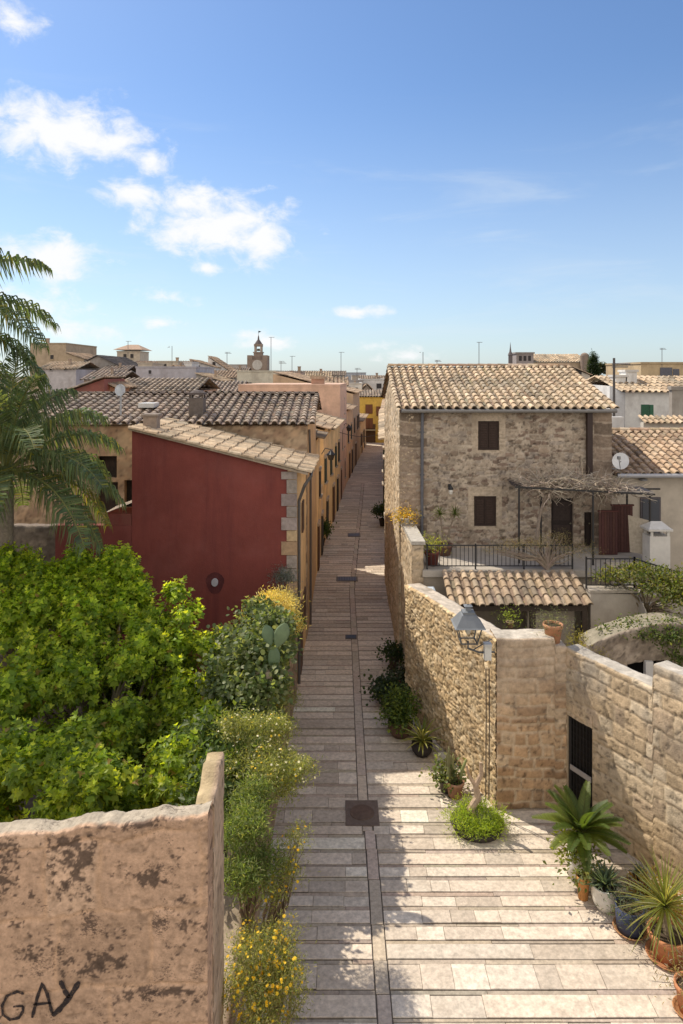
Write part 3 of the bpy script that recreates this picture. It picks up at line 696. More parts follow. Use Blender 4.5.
b=MB(); b.mesh([GW(.1,.05,-.075),GW(.72,.05,-.075),GW(.72,2.3,-.075),GW(.1,2.3,-.075)],[(0,1,2,3),(3,2,1,0)],(.02,.017,.016)); b.build('backing_sheet','metal',t)
b=MB()
for k in range(6): b.beam(GW(.19+k*.09,.1,-.04),GW(.19+k*.09,2.27,-.04),.014,.014,c)
for k in range(14): b.beam(GW(.115,.2+k*.15,-.055),GW(.705,.2+k*.15,-.055),.012,.012,c)
b.build('bar_panel','metal',t)
for z in (2.16,.95):
    b=MB(); b.beam(GW(.12,z,-.012),GW(.70,z,-.012),.02,.11,(.33,.30,.28)); b.build('cross_rail','metal',t)

# ---- street lantern on the wall corner, with its cable box and pipe
lx,ly=XX(468,14.9),14.9
t=thing('street_lantern','grey four sided street lantern on a bracket at the corner of the rubble wall','street lamp',(3.3,15.1,3.3))
m_=(.17,.185,.20); zb=ZZ(641,ly)
b=MB(); b.lathe([(.33,.36),(.30,.385),(.15,.60),(.13,.61),(.13,.66),(.06,.68),(.05,.74),(.09,.77),(.02,.80)],(lx,ly,zb),m_,4,True); b.build('hood','metal',t)
b=MB()
for sx in (-1,1):
    for sy in (-1,1): b.beam((lx+sx*.17,ly+sy*.17,zb),(lx+sx*.255,ly+sy*.255,zb+.37),.024,.024,(.07,.075,.08))
for sx in (-1,1):
    b.beam((lx+sx*.17,ly-.17,zb),(lx+sx*.17,ly+.17,zb),.024,.024,(.07,.075,.08)); b.beam((lx-.17,ly+sx*.17,zb),(lx+.17,ly+sx*.17,zb),.024,.024,(.07,.075,.08))
b.build('cage','metal',t)
b=MB(); b.lathe([(.0,.36),(.05,.35),(.06,.2),(.03,.15),(0,.15)],(lx,ly,zb),(.6,.58,.5),10); b.build('bulb','glass',t)
b=MB(); b.tube([(3.36,15.0,zb-.28),(lx+.25,ly,zb-.25),(lx,ly,zb-.16),(lx,ly,zb)],.022,(.08,.085,.09),7); b.tube([(3.3,15.05,zb-.02),(lx+.1,ly,zb-.2)],.014,(.08,.085,.09),6); b.build('bracket','metal',t)
t=thing('junction_box','grey white cable box high on the corner pier behind the lantern','cable box',(3.3,15,3.1))
bx,by=XX(489,14.8),14.82; b=MB(); b.box(bx-.09,bx+.06,by,by+.14,ZZ(661,14.8),ZZ(647,14.8),(.6,.6,.57)); b.build('box','metal',t)
b=MB(); b.box(bx-.10,bx+.07,by-.02,by+.15,ZZ(648,14.8)+.02,ZZ(646,14.8)+.03,(.5,.5,.48)); b.build('lid','metal',t)
t=thing('cable_pipe','two thin dark cable pipes dropping from the cable box down the wall corner','pipe',(3.3,14.9,0))
for o_ in (0,.07):
    b=MB(); b.tube([(bx-.05+o_,by+.06,3.1),(bx-.05+o_,by+.03,2.2),(bx-.06+o_,by+.03,.25)],.013,(.10,.075,.055),6); b.build('pipe','metal',t)
t=thing('meter_box','small pale blue meter lid lying on the far top of the rubble wall','meter box',W(429,590,19.2))
a=W(429,592,19.2); b=MB(); b.box(a.x-.16,a.x+.16,a.y-.2,a.y+.2,a.z-.02,a.z+.09,(.30,.36,.44)); b.build('casing','metal',t); b=MB(); b.box(a.x-.12,a.x+.12,a.y-.16,a.y+.12,a.z+.092,a.z+.11,(.5,.56,.62)); b.build('cover','metal',t)

# ---- yard on the far right: grey wall, fence, steps, arch
t=thing('yard_wall','grey plastered yard wall below the black fence, right of the tiled canopy','wall',(7.5,18.6,.9))
b=MB(); b.prism([(6.75,18.5),(XX(638,18.5),18.5),(XX(650,18.0),17.6),(XX(650,18.0),18.4),(8.3,18.95),(6.75,18.95)],.9,[3.6,3.55,2.9,2.9,3.55,3.6],(.40,.36,.31)); b.build('masonry','plaster',t)
b=MB(); b.box(6.72,XX(638,18.5),18.46,18.98,3.605,3.68,(.36,.32,.27)); b.build('coping','stone',t)
railing('yard_fence','black iron fence with spear tops above the grey yard wall',[(6.7,18.7,3.62),(XX(636,18.6),18.7,3.62),(11,17.4,2.9)],0.05,.85,.13,(.022,.02,.02),1.0,'fence')
t=thing('garden_steps','pale stone garden steps rising behind the black yard fence','steps',(9,20,2.5))
for k in range(5):
    b=MB(); x0,x1=XX(617+k*1.5,19.2),XX(660,19.2); z=3.05+.2*k; b.box(x0,x1,19.0+.28*k,19.0+.28*k+.5,2.2,z,(.33,.27,.2)); b.box(x0-.02,x1,18.97+.28*k,19.28+.28*k,z+.003,z+.06,(.55,.47,.36)); b.build('step','stone',t)
t=thing('arched_outhouse','rounded old stone outhouse wall with a dark opening and white post','outhouse',(8,16.8,.9))
def arch(s):
    s=np.asarray(s); return 2.85+.6*np.clip(1-((s-2.0)/2.0)**2,0,1)
stone_wall('masonry',t,(XX(590,16.6),16.7),(11.5,16.4),.9,arch,.8,.05,'rubble',81,[(.33,.265,.2),(.27,.215,.165),(.38,.31,.24)],(.34,.28,.22),.3,.2,.03,holes=[(XX(628,16.6)-XX(590,16.6),XX(664,16.6)-XX(590,16.6),1.0,ZZ(660,16.6))],hole_depth=.45,top_col=(.27,.24,.18))
b=MB(); xx=XX(650,16.5); b.box(xx-.09,xx+.09,16.52,16.66,1.0,ZZ(660,16.6)-.01,(.62,.6,.57)); b.build('post','plaster',t)

# ================================================================== LEFT SIDE: RED HOUSE AND STREET ROW
t=thing('red_house','oxblood red rendered house with a sloping tiled roof, left of the street','house',(-4,22.5,0))
b=MB(); b.prism([(-6.29,20.5),(-1.62,20.5),(-1.62,20.8),(-6.29,20.8)],0,[7.90,6.73,6.73,7.90],(.205,.054,.045)); b.build('front_wall','red',t)
OCH=(.78,.53,.28)
b=MB(); b.prism([(-1.62,20.52),(-1.35,20.52),(-1.28,24.5),(-1.62,24.5)],0,[6.73,6.6,6.6,6.73],OCH); b.box(-6.29,-1.63,24.2,24.5,0,6.7,OCH); b.box(-6.29,-6.0,20.81,24.19,0,7.8,OCH); b.build('street_facade','plaster',t)
b=MB(); z=0.05; k=0; rq=random.Random(3)
while z<6.55:
    h=rq.uniform(.28,.44); w=.46 if k%2 else .3
    b.box(-1.345-w,-1.335,20.47,20.515,z,min(z+h-.02,6.6),jit((.30,.26,.235) if rq.random()<.75 else (.44,.31,.2),.15,rq)); z+=h; k+=1
b.build('quoins','stone',t)
tile_roof('roof',t,(-.92,20.36,6.56),(-.85,24.35,6.56),(-1,0,.25),5.55,.29,.42,TILE_WARM,91)
b=MB(); b.beam((-6.35,20.42,7.9),(-1.0,20.42,6.55),.14,.07,(.45,.37,.29)); b.build('verge','stone',t)
b=MB(); b.tube([(-1.0,24.2,6.5),(-.92,20.5,6.45),(-1.1,20.46,6.2),(-1.28,20.6,5.7),(-1.28,20.6,.2)],.05,(.09,.08,.075),7); b.build('downpipe','metal',t)
b=MB(); x,z=XX(215,20.5),ZZ(582,20.5); 
v=[];
for q in range(16): an=2*math.pi*q/16; v.append((x+.27*math.cos(an)*(1+.12*math.sin(3*an)),20.494,z-.03+.33*math.sin(an)))
b.mesh(v,[tuple(range(16))],(.085,.024,.026)); b.build('damp_patch','red',t)
b=MB()
v=[(x+.10*math.cos(2*math.pi*q/14),20.44,z+.12*math.sin(2*math.pi*q/14)) for q in range(14)]; v2=[(p[0],20.495,p[2]) for p in v]
b.mesh(v+v2,[tuple(range(14))]+[(q,14+q,14+(q+1)%14,(q+1)%14) for q in range(14)],(.42,.42,.46)); b.build('vent_cover','metal',t)
b=MB(); x=XX(152,21.3); b.box(x-.22,x+.2,21.1,21.5,7.5,ZZ(416,21.3),(.34,.27,.22)); ch=b.build('chimney','stone',t)
b=MB(); b.box(x-.27,x+.25,21.05,21.55,ZZ(416,21.3)+.002,ZZ(416,21.3)+.07,(.3,.25,.21)); b.build('cap','stone',ch)
for dd,z0,z1,w in ((21.6,.0,2.1,.9),(23.2,.9,2.1,.7),(22.4,4.3,5.3,.7)):
    b=MB(); xx=-1.31+(dd-21)*.018; b.box(xx-.05,xx+.03,dd,dd+w,z0+.02,z1,(.10,.06,.04)); b.build('door' if z0==0 else 'window','wood',t)
# lower red boundary wall left of it
t=thing('red_garden_wall','low red garden wall continuing left from the red house behind the palm','wall',(-7.5,20.6,0))
b=MB(); b.box(-8.6,-6.3,20.52,20.8,0,4.98,(.195,.05,.043)); b.build('masonry','red',t)
b=MB(); b.box(-7.1,-6.31,20.52,21.6,4.985,5.32,(.195,.05,.043)); b.mesh([(-7.15,20.47,5.34),(-6.31,20.47,5.66),(-6.31,21.7,5.66),(-7.15,21.7,5.34)],[(0,1,2,3),(3,2,1,0)],(.5,.42,.34)); b.build('raised_end','plaster',t)
t=thing('dark_stone_wall','dark rough stone garden wall at the left edge behind the fig tree','wall',(-11,20.7,0))
stone_wall('masonry',t,(-18,20.8),(-8.62,20.8),0,4.9,.4,.08,'rubble',101,[(.2,.16,.13),(.26,.21,.17),(.16,.13,.11)],(.22,.18,.15),.4,.25,.04)

t=thing('tiled_house','long old stone house with grey brown tiled roof behind the red house','house',(-6,28,0))
H2=[(.48,.34,.22),(.41,.28,.185),(.52,.39,.26)]
hx=lambda px: XX(px,24.6)-(-14.0)
stone_wall('front_wall',t,(-14,24.6),(-1.24,24.6),0,7.68,.4,.09,'rubble',103,H2,(.42,.31,.21),.4,.22,.025,holes=[(hx(97),hx(117),ZZ(478,24.6),ZZ(456,24.6)),(hx(97),hx(118),ZZ(505,24.6)-.3,ZZ(482,24.6)),(hx(124.5),hx(134),ZZ(508,24.6),ZZ(480,24.6)),(hx(60),hx(76),ZZ(480,24.6),ZZ(456,24.6))],hole_depth=.25,m='plaster',topjit=0)
b=MB(); b.prism([(-1.6,25.0),(-1.24,25.0),(-1.2,32),(-1.6,32)],0,[7.6,7.6,7.6,7.6],(.66,.44,.24)); b.mesh([(-1.24,24.62,7.6),(-1.2,32,7.6),(-1.22,29.2,8.5)],[(0,1,2),(2,1,0)],(.66,.44,.24)); b.box(-14,-1.61,31.7,32,0,7.6,(.4,.3,.2)); b.build('street_facade','plaster',t)
up=Vector((0,4.9,.93)); tile_roof('roof',t,(-14.1,24.32,7.74),(-1.06,24.32,7.74),up,up.length,.335,.42,TILE_GREY,104)
tile_roof('rear_roof',t,(-1.06,33.9,7.74),(-14.1,33.9,7.74),(0,-4.7,.93),up.length,.335,.9,TILE_GREY,105,3)
ridge_tiles('ridge',t,(-14.1,29.2,8.68),(-1.05,29.2,8.68),[(.16,.13,.11),(.2,.16,.13)],106,.13)
x=XX(197,25.6); b=MB(); b.box(x-.27,x+.27,25.4,25.95,7.5,ZZ(398,25.6),(.16,.135,.12)); ch=b.build('chimney','stone',t)
b=MB(); b.box(x-.3,x+.3,25.37,25.98,ZZ(398,25.6)+.12,ZZ(398,25.6)+.2,(.12,.1,.095)); 
for sx in (-.26,.2):
    for yy in (25.42,25.86): b.box(x+sx,x+sx+.06,yy,yy+.06,ZZ(398,25.6)+.002,ZZ(398,25.6)+.118,(.12,.1,.09))
b.lathe([(.3,.2),(.2,.27),(0,.3)],(x,25.68,ZZ(398,25.6)),(.12,.1,.095),8); b.build('cap','stone',ch)
x=XX(148,26.5); b=MB(); z=7.74+(26.5-24.32)*.19+.14; b.box(x-.3,x+.3,26.2,27.0,z-.05,z+.12,(.62,.62,.6)); b.build('skylight','metal',t)
b=MB(); b.tube([(-1.18,25,7.5),(-1.14,25.2,6.0),(-1.14,25.2,.3)],.05,(.12,.1,.09),6); b.build('downpipe','metal',t)
t=thing('antenna_mast','thin grey pole with a white disc standing on the grey brown tiled roof','aerial',(XX(133,27),27,7.5))
b=MB(); x=XX(133,27); b.tube([(x,25.5,7.6),(x,25.5,ZZ(384,25.5))],.035,(.4,.41,.42),6); b.build('pole','metal',t)
b=MB(); v=[(x+.2*math.cos(2*math.pi*q/14),25.42+.05*math.sin(2*math.pi*q/14),ZZ(390,25.5)+.22*math.sin(2*math.pi*q/14)) for q in range(14)]; b.mesh(v,[tuple(range(14)),tuple(range(14))[::-1]],(.68,.7,.72)); b.build('dish','metal',t)

def row_house(label,d0,d1,w,ze,col,wins,seed,roof=True,pal=TILE_OLD,slope=.25,side=-1,name='terraced_house',zr=None):
    xf=XL if side<0 else XR
    x0,x1=xf(d0),xf(d1); t=thing(name,label,'house',((x0+x1)/2+side*w/2,(d0+d1)/2,0),'houses lining the narrow street')
    s=side
    P=[(x0,d0),(x1,d1),(x1+s*w,d1),(x0+s*w,d0)]
    zz=[ze,ze,ze+slope*w if roof else ze,ze+slope*w if roof else ze]
    if s>0: P=[P[0],P[3],P[2],P[1]]; zz=[zz[0],zz[3],zz[2],zz[1]]
    b=MB(); b.prism(P,0,zz,col); b.build('wall','plaster',t)
    if roof:
        A=(x0-s*.35,d0,ze+.06); B=(x1-s*.35,d1,ze+.06)
        tile_roof('roof',t,A,B,(s,0,slope),(w+.3)*math.hypot(1,slope),.34,.5,pal,seed,4)
    else:
        b=MB(); 
        b.prism([(p[0]+(.0),p[1]) for p in P],ze+.004,ze+.25,tuple(v*.9 for v in col)); b.build('parapet','plaster',t)
    for dd,z0,hh,ww,kind,c in wins:
        a=Vector((xf(dd),dd)); e=Vector((xf(dd+ww),dd+ww)); b=MB()
        b.obox((a.x,a.y),(e.x,e.y),.14,z0+.02,z0+hh,c); wn=b.build(kind,'wood',t)
        b=MB(); b.obox((a.x-s*.02,a.y-.1),(e.x-s*.02,e.y+.1),.16,z0+hh+.003,z0+hh+.14,(.5,.42,.33)); b.build('lintel','stone',wn)
        if kind=='window':
            b=MB(); b.obox((a.x-s*.05,a.y-.08),(e.x-s*.05,e.y+.08),.2,z0-.06,z0+.017,(.45,.38,.3)); b.build('sill','stone',wn)
    return t
DG=(.05,.045,.04); GR=(.04,.06,.045); BR=(.11,.06,.035)
row_house('ochre street house with shed tiled roof, nearest beyond the long stone house',32.2,34.95,7,6.4,(.82,.57,.29),[(33.0,0,2.2,.9,'door',BR),(34.1,3.4,1.3,.8,'window',DG)],201)
row_house('low one storey link added between two ochre street houses on the left as a sun gap',35.45,37.2,5,3.3,(.70,.50,.3),[(35.9,0,2.1,.9,'door',DG)],209,False)  # link added and kept low so a sun patch reaches the paving
row_house('second ochre street house with green shutters beyond the low link',38.05,41,7,6.4,(.82,.56,.28),[(38.5,3.4,1.4,.9,'window',GR),(39.6,0,2.2,.95,'door',DG)],210)
row_house('orange street house between the ochre house and the blank pink gable',41.1,50.8,7,6.1,(.82,.6,.32),[(42.2,3.3,1.4,.9,'window',GR),(44,0,2.3,1.1,'door',BR),(46,3.3,1.4,.9,'window',GR),(47.5,0,2.3,1,'door',DG),(48.8,3.3,1.4,.9,'window',DG)],202,pal=TILE_WARM)
t=row_house('tall house with a blank salmon pink end wall above the left roofs',51,60,7.6,8.55,(.68,.46,.34),[(52,.0,2.3,1.1,'door',BR),(53.8,3.6,1.5,1,'window',DG),(56,3.6,1.5,1,'window',DG),(57,.9,1.4,1,'window',GR),(56.5,6.3,1.2,.9,'window',DG)],203,False)
b=MB(); x=XX(318,53); b.box(x-.5,x+.5,52.6,53.5,8.7,ZZ(379,53),(.42,.26,.19)); c=b.build('chimney','plaster',t); b=MB(); b.box(x-.6,x+.6,52.5,53.6,ZZ(379,53)+.003,ZZ(379,53)+.2,(.4,.3,.22)); b.build('cap','stone',c)
row_house('ochre rose street house with low tiled roof beyond the salmon pink wall',60.3,68,6,6.3,(.72,.5,.3),[(61.2,3.4,1.4,1,'window',DG),(62.8,0,2.3,1.1,'door',BR),(65,3.4,1.4,1,'window',GR),(66,0,2.3,1.1,'door',DG)],204)
row_house('tall brown house standing far along the left side of the street',68.2,79,8,7.6,(.56,.41,.27),[(69.5,3.6,1.5,1,'window',DG),(71.5,0,2.3,1.2,'door',BR),(74,3.6,1.5,1,'window',DG),(76.5,3.6,1.5,1,'window',DG)],205)
row_house('last low tan house on the left before the yellow house',79.2,93,8,4.0,(.66,.53,.34),[(81,1.0,1.5,1,'window',DG),(83,0,2.3,1.2,'door',BR),(86,1.0,1.5,1,'window',GR),(89,0,2.3,1.2,'door',DG)],206,slope=.1)
row_house('cream street house adjoining the stone house on the right side',31.7,58,9,6.4,(.52,.40,.29),[(34,0,2.3,1.1,'door',BR),(38,3.4,1.4,1,'window',DG),(43,3.4,1.4,1,'window',GR),(48,0,2.3,1.1,'door',DG)],207,side=1,pal=TILE_WARM)
row_house('pinkish far house on the right side of the street',58.2,93,9,6.0,(.50,.34,.26),[(62,0,2.3,1.2,'door',BR),(68,3.4,1.4,1,'window',DG),(78,3.4,1.4,1,'window',GR)],208,side=1)
t=thing('yellow_house','bright yellow house with brown shutters closing the far end of the street','house',(4.5,98,0))
b=MB(); b.box(1.6,7.5,96,103,0,6.4,(.74,.50,.11)); b.build('wall','plaster',t)
u_=Vector((0,3.2,.85)); tile_roof('roof',t,(1.4,95.7,6.45),(7.7,95.7,6.45),u_,u_.length,.4,.6,TILE_GREY,211,3); tile_roof('rear_roof',t,(7.7,102.2,6.45),(1.4,102.2,6.45),(0,-3.2,.85),u_.length,.4,1,TILE_GREY,212,3)
for px,py,w,h in ((369,409,1.0,1.3),(369,423.5,1.1,1.5),(379.5,411,.9,1.3)):
    x,z=XX(px,96),ZZ(py,96); b=MB(); b.box(x-w/2,x+w/2,95.9,96.02,z-h/2,z+h/2,(.17,.07,.035)); wn=b.build('window','wood',t)
    for sx in (-1,1): b=MB(); b.box(x+sx*w*.26-w*.22,x+sx*w*.26+w*.22,95.86,95.898,z-h*.46,z+h*.46,(.2,.085,.045)); b.build('shutter','wood',wn)
x=XX(369,96); b=MB(); b.box(x-.9,x+.9,95.9,96.02,.02,2.6,(.12,.07,.04)); b.build('door','wood',t)
b=MB(); b.box(x-.9,x+.9,95.3,95.98,ZZ(430,96)-.05,ZZ(430,96)+.1,(.45,.38,.25)); b.build('balcony','stone',t)
# street lamps bracketed to the left facades
for dd,z,lab in ((36.2,5.0,'small black wall lantern on the ochre street house'),(56,4.9,'small black wall lantern on the salmon pink house far along the street')):
    x=XL(dd); t=thing('wall_lantern',lab,'street lamp',(x,dd,z),'wall lanterns along the left facades')
    b=MB(); b.lathe([(.05,.52),(.26,.3),(.24,.28),(.14,0),(0,0)],(x+.5,dd,z),(.03,.03,.03),6); b.build('lantern','metal',t)
    b=MB(); b.tube([(x,dd,z+.3),(x+.2,dd,z+.62),(x+.5,dd,z+.55)],.025,(.03,.03,.03),5); b.build('bracket','metal',t)
# overhead cable over the street
c=MB(); a=Vector((XL(50)+.02,50,5.3)); e=Vector((XR(53)-.02,53,5.0)); c.tube([a.lerp(e,k/8)-Vector((0,0,.3*math.sin(math.pi*k/8))) for k in range(9)],.02,(.03,.03,.03),4); o=c.build('overhead_cable','metal'); tag(o,'thin dark cable slung across the street between upper floors','cable')

# ---- plant-covered wall on the left of the street, foreground wall
t=thing('left_garden_wall','brown stone garden wall along the left of the street, overgrown with plants','wall',(-1.6,14.5,0))
stone_wall('masonry',t,(-1.5,7.9),(-1.37,20.44),0,lambda s:np.interp(np.asarray(s),[0,2.0,4.2,5.8,6.1,10.6,11.0,12.5],[.8,1.3,2.2,2.5,3.4,3.45,2.5,2.5]),.38,.05,'ashlar',111,[(.33,.235,.155),(.28,.195,.13),(.36,.27,.18)],(.27,.2,.14),.6,.35,.03,top_col=(.36,.29,.21))
FG=[(.60,.385,.255),(.52,.33,.215),(.65,.44,.30)]
t=thing('foreground_wall','big weathered pink sandstone wall with black graffiti at the lower left','wall',(-3,7.7,0))
def ft(U,Z,c):
    a=np.array((.60,.41,.28)); c=c*.55+a*.45
    e,idr=ashlar(U,Z,112,.68,1.15); blk=np.clip((e-.6)*4,0,1); a1=fbm(U*15,Z*21,7,4); a2=fbm(U*2.3,Z*3.1,12,3); a3=fbm(U*46,Z*60,15,2)
    cr=np.clip((a1*.75+a2*.75+.16*(idr-.5)+.1*np.clip((Z-3.6),0,1)+.3*(a3-.5)-.80)*10,0,1)*(.25+.75*blk)
    c=c*(.86+.28*fbm(U*6,Z*6,3))[...,None]
    return c*(1-.86*cr)[...,None]+np.array((.085,.058,.045))*(.86*cr)[...,None]
stone_wall('front_masonry',t,(-6.5,7.67),(-1.5,7.67),0,lambda s:4.33+.2*np.clip((np.asarray(s)-2.66)/2.3,-.6,1)+.012*np.sin(np.asarray(s)*9),.27,.016,'ashlar',112,FG,(.68,.43,.265),1.15,.68,.02,top_col=(.40,.34,.26),m='darkstone',tint=ft,topjit=.05)
stone_wall('side_masonry',t,(-1.5,7.95),(-1.512,8.70),0,lambda s:4.50+.19*np.clip(np.asarray(s)/.5,0,1)+.03*np.sin(np.asarray(s)*17),.20,.03,'ashlar',113,[(.56,.40,.27),(.52,.37,.25)],(.56,.40,.27),1.2,.7,.02,top_col=(.44,.34,.2),topjit=.025)
# graffiti strokes
def stroke(pts,w,dd=7.67):
    P=[Vector((XX(p[0],dd),0,ZZ(p[1],dd))) for p in pts]; Q=[]
    for a,e in zip(P[:-1],P[1:]):
        for k in range(4): Q.append(a.lerp(e,k/4))
    Q.append(P[-1]); L_=[];R_=[]
    for i,p in enumerate(Q):
        tt=(Q[min(i+1,len(Q)-1)]-Q[max(i-1,0)]).normalized(); nn=Vector((-tt.z,0,tt.x)); ww=w*.36*(1+.18*math.sin(i*1.7))
        if i in (0,len(Q)-1): ww*=.6
        L_.append((p+nn*ww)); R_.append((p-nn*ww))
    return L_,R_
b=MB()
for pts,w in (([(25,992),(18,990),(8,994),(3,1004),(4,1013),(11,1018),(20,1016),(24,1009),(24,1004)],.042),([(24,1004),(14,1005)],.035),
              ([(33,1016),(38,996),(43,982),(48,992),(53,1012)],.05),([(34,1003),(52,1001)],.04),([(61,979),(66,990),(70,996)],.075),([(80,980),(70,996),(60,1008),(53,1014)],.08)):
    L_,R_=stroke(pts,w)
    for i in range(len(L_)-1): b.face([(L_[i].x,7.648,L_[i].z),(R_[i].x,7.648,R_[i].z),(R_[i+1].x,7.648,R_[i+1].z),(L_[i+1].x,7.648,L_[i+1].z)],(.035,.028,.03))
b.build('graffiti','paint',t)
# ================================================================== THE TOWN BEHIND
LIL=(.50,.47,.47); CRM=(.55,.48,.38); TAN=(.46,.36,.25); WHT=(.68,.66,.63); GRY=(.33,.31,.29); PNK=(.5,.36,.29)
def bld(name,label,px0,px1,pyt,d,depth,col,roof='flat',rz=1.2,wins=(),pal=TILE_OLD,cat='house',base=0,chim=None):
    x0,x1=XX(px0,d),XX(px1,d); z=ZZ(pyt,d)
    t=thing(name,label,cat,((x0+x1)/2,d+depth/2,base))
    b=MB()
    if roof=='shed_left':   b.prism([(x0,d),(x1,d),(x1,d+depth),(x0,d+depth)],base,[z,z-rz,z-rz,z],col)
    elif roof=='shed_right':b.prism([(x0,d),(x1,d),(x1,d+depth),(x0,d+depth)],base,[z-rz,z,z,z-rz],col)
    elif roof=='gable_front': 
        b.prism([(x0,d),(x1,d),(x1,d+depth),(x0,d+depth)],base,z-rz,col)
        xm=(x0+x1)/2; b.face([(x0,d,z-rz),(x1,d,z-rz),(xm,d,z)],col); b.face([(x1,d+depth,z-rz),(x0,d+depth,z-rz),(xm,d+depth,z)],col)
    elif roof=='tile': b.prism([(x0,d),(x1,d),(x1,d+depth),(x0,d+depth)],base,z-rz,col)
    else: b.prism([(x0,d),(x1,d),(x1,d+depth),(x0,d+depth)],base,z,col)
    b.build('wall','plaster',t)
    pt=.45 if d>70 else .36
    if roof=='tile':
        tile_roof('roof',t,(x0-.2,d-.3,z-rz),(x1+.2,d-.3,z-rz),(0,depth*.5,rz),math.hypot(depth*.5+.3,rz),pt,.7,pal,int(px0)+300,3)
        tile_roof('rear_roof',t,(x1+.2,d+depth+.3,z-rz),(x0-.2,d+depth+.3,z-rz),(0,-depth*.5,rz),math.hypot(depth*.5+.3,rz),pt,1.4,pal,int(px0)+301,3)
    elif roof=='gable_front':
        w=(x1-x0)/2
        for sx,xe in ((1,x0-.2),(-1,x1+.2)): tile_roof('roof',t,(xe,d-.25,z-rz-.02),(xe,d+depth+.25,z-rz-.02),(sx*w,0,rz),math.hypot(w+.2,rz),pt,.7,pal,int(px0)+302+sx,3)
    elif roof.startswith('shed'):
        if roof=='shed_left': A,B,u_=(x1+.2,d-.2,z-rz),(x1+.2,d+depth,z-rz),(-(x1-x0),0,rz)
        else: A,B,u_=(x0-.2,d-.2,z-rz),(x0-.2,d+depth,z-rz),(x1-x0,0,rz)
        tile_roof('roof',t,A,B,u_,math.hypot(x1-x0+.3,rz),pt,.7,pal,int(px0)+305,3)
    else:
        b=MB(); c=tuple(v*.85 for v in col); w_=.25
        b.box(x0-.08,x1+.08,d-.08,d+w_,z+.003,z+.2,c); b.box(x0-.08,x0+w_,d+w_,d+depth,z+.003,z+.2,c); b.box(x1-w_,x1+.08,d+w_,d+depth,z+.003,z+.2,c); b.build('parapet','plaster',t)
    for px,py,w,h,c in wins:
        s=d/F; xa,za=XX(px,d),ZZ(py,d); w*=s; h*=s
        b=MB(); b.box(xa-w/2,xa+w/2,d-.06,d+.02,za-h/2,za+h/2,c); wn=b.build('window','wood',t)
        b=MB(); b.box(xa-w/2-.08,xa+w/2+.08,d-.12,d+.02,za-h/2-.14,za-h/2-.003,tuple(v*.85 for v in col)); b.build('sill','stone',wn)
    if chim:
        px,py,w=chim; xa=XX(px,d); s=d/F*w; b=MB(); b.box(xa-s/2,xa+s/2,d+depth*.3,d+depth*.3+s,z-rz,ZZ(py,d),(.36,.28,.21)); c=b.build('chimney','stone',t)
        b=MB(); b.box(xa-s*.6,xa+s*.6,d+depth*.3-s*.1,d+depth*.3+s*1.1,ZZ(py,d)+.003,ZZ(py,d)+.2,(.33,.25,.2)); b.build('cap','stone',c)
    return t
DK=(.05,.045,.045); GN=(.04,.12,.07)
# left cluster
bld('town_house','tan flat topped house highest at the far left behind the palm',30,66,344,112,14,TAN,'flat',wins=[(52,357,3,4,DK)],chim=(36,338,3))
bld('town_house','tan house with sloping top stepping down beside the highest left house',66,84,353,108,10,TAN,'shed_left',1.0)
bld('warehouse','wide low building with dark pitched roof left of the hip roofed tower',74,122,356,100,12,GRY,'gable_front',1.7,pal=[(.10,.09,.09),(.13,.115,.11)],cat='building')
t=bld('tower_house','square cream tower house with low hipped roof and two arched windows',117,140,352,132,6,CRM,'flat',wins=[(125,356,3,4,DK),(132,356,3,4,DK)],cat='house')
x0,x1=XX(114,132),XX(143,132); b=MB(); z=ZZ(351,132)+.25; b.mesh([(x0,131.4,z),(x1,131.4,z),(x1,138.6,z),(x0,138.6,z),((x0+x1)/2-1,135,z+1.1),((x0+x1)/2+1,135,z+1.1)],[(0,1,5,4),(1,2,5),(2,3,4,5),(3,0,4),(3,2,1,0)],(.40,.28,.2)); b.build('hip_roof','tile',t)
bld('town_house','pale lilac rendered house with long blank wall above the brown roofs',136,196,368,84,12,(.47,.45,.48),'flat',wins=[(150,372,2.5,3.5,DK)])
bld('town_house','brown roofed house standing behind the long lilac wall',128,187,361,118,12,(.38,.29,.23),'tile',1.1,chim=(172,358,2.5))
bld('town_house','cream boxy house with white roof hut in the middle of the left skyline',158,178,362,116,6,CRM,'flat',wins=[(165,365,3,2.5,DK)])
bld('town_house','low house with tan striped tile roof just above the long roof ridge, left',112,192,380,46,9,(.42,.31,.23),'tile',.8,pal=[(.38,.3,.22),(.33,.26,.19),(.43,.34,.25)])
bld('town_house','small dark red house with steep grey tiles behind the long roof, at the palm',72,104,379,42,4,(.26,.10,.085),'shed_right',.7,pal=TILE_GREY)
bld('town_house','brick coloured end wall beside the steep grey tiles behind the long roof',100,116,381,43,4,(.42,.24,.16),'shed_left',.5)
bld('town_house','white house with a gabled roof hut on the skyline left of the clock tower',190,216,360,124,9,WHT,'shed_left',1.4,wins=[(198,368,4,5,DK)])
bld('town_house','white skyline house with one steep sloping parapet left of the clock tower',208,232,357,128,9,WHT,'shed_left',3.0,wins=[(214,364,3,4,DK)])
bld('town_house','mauve house with brown tile roof below the white skyline houses',214,240,371,96,10,LIL,'tile',1.0,wins=[(219,383,3,4,DK),(226,383,3,4,DK)])
bld('town_house','cream white house with two green windows below the clock tower',237,276,372,88,12,(.60,.57,.47),'flat',wins=[(243,384.5,4,4.5,(.06,.11,.09)),(250,384.5,3.5,4,DK)])
bld('town_house','low house with a weathered roof and rubble stacks above the long ridge',176,236,383,56,9,(.36,.30,.25),'tile',.9,pal=TILE_GREY,chim=(203,379,4))
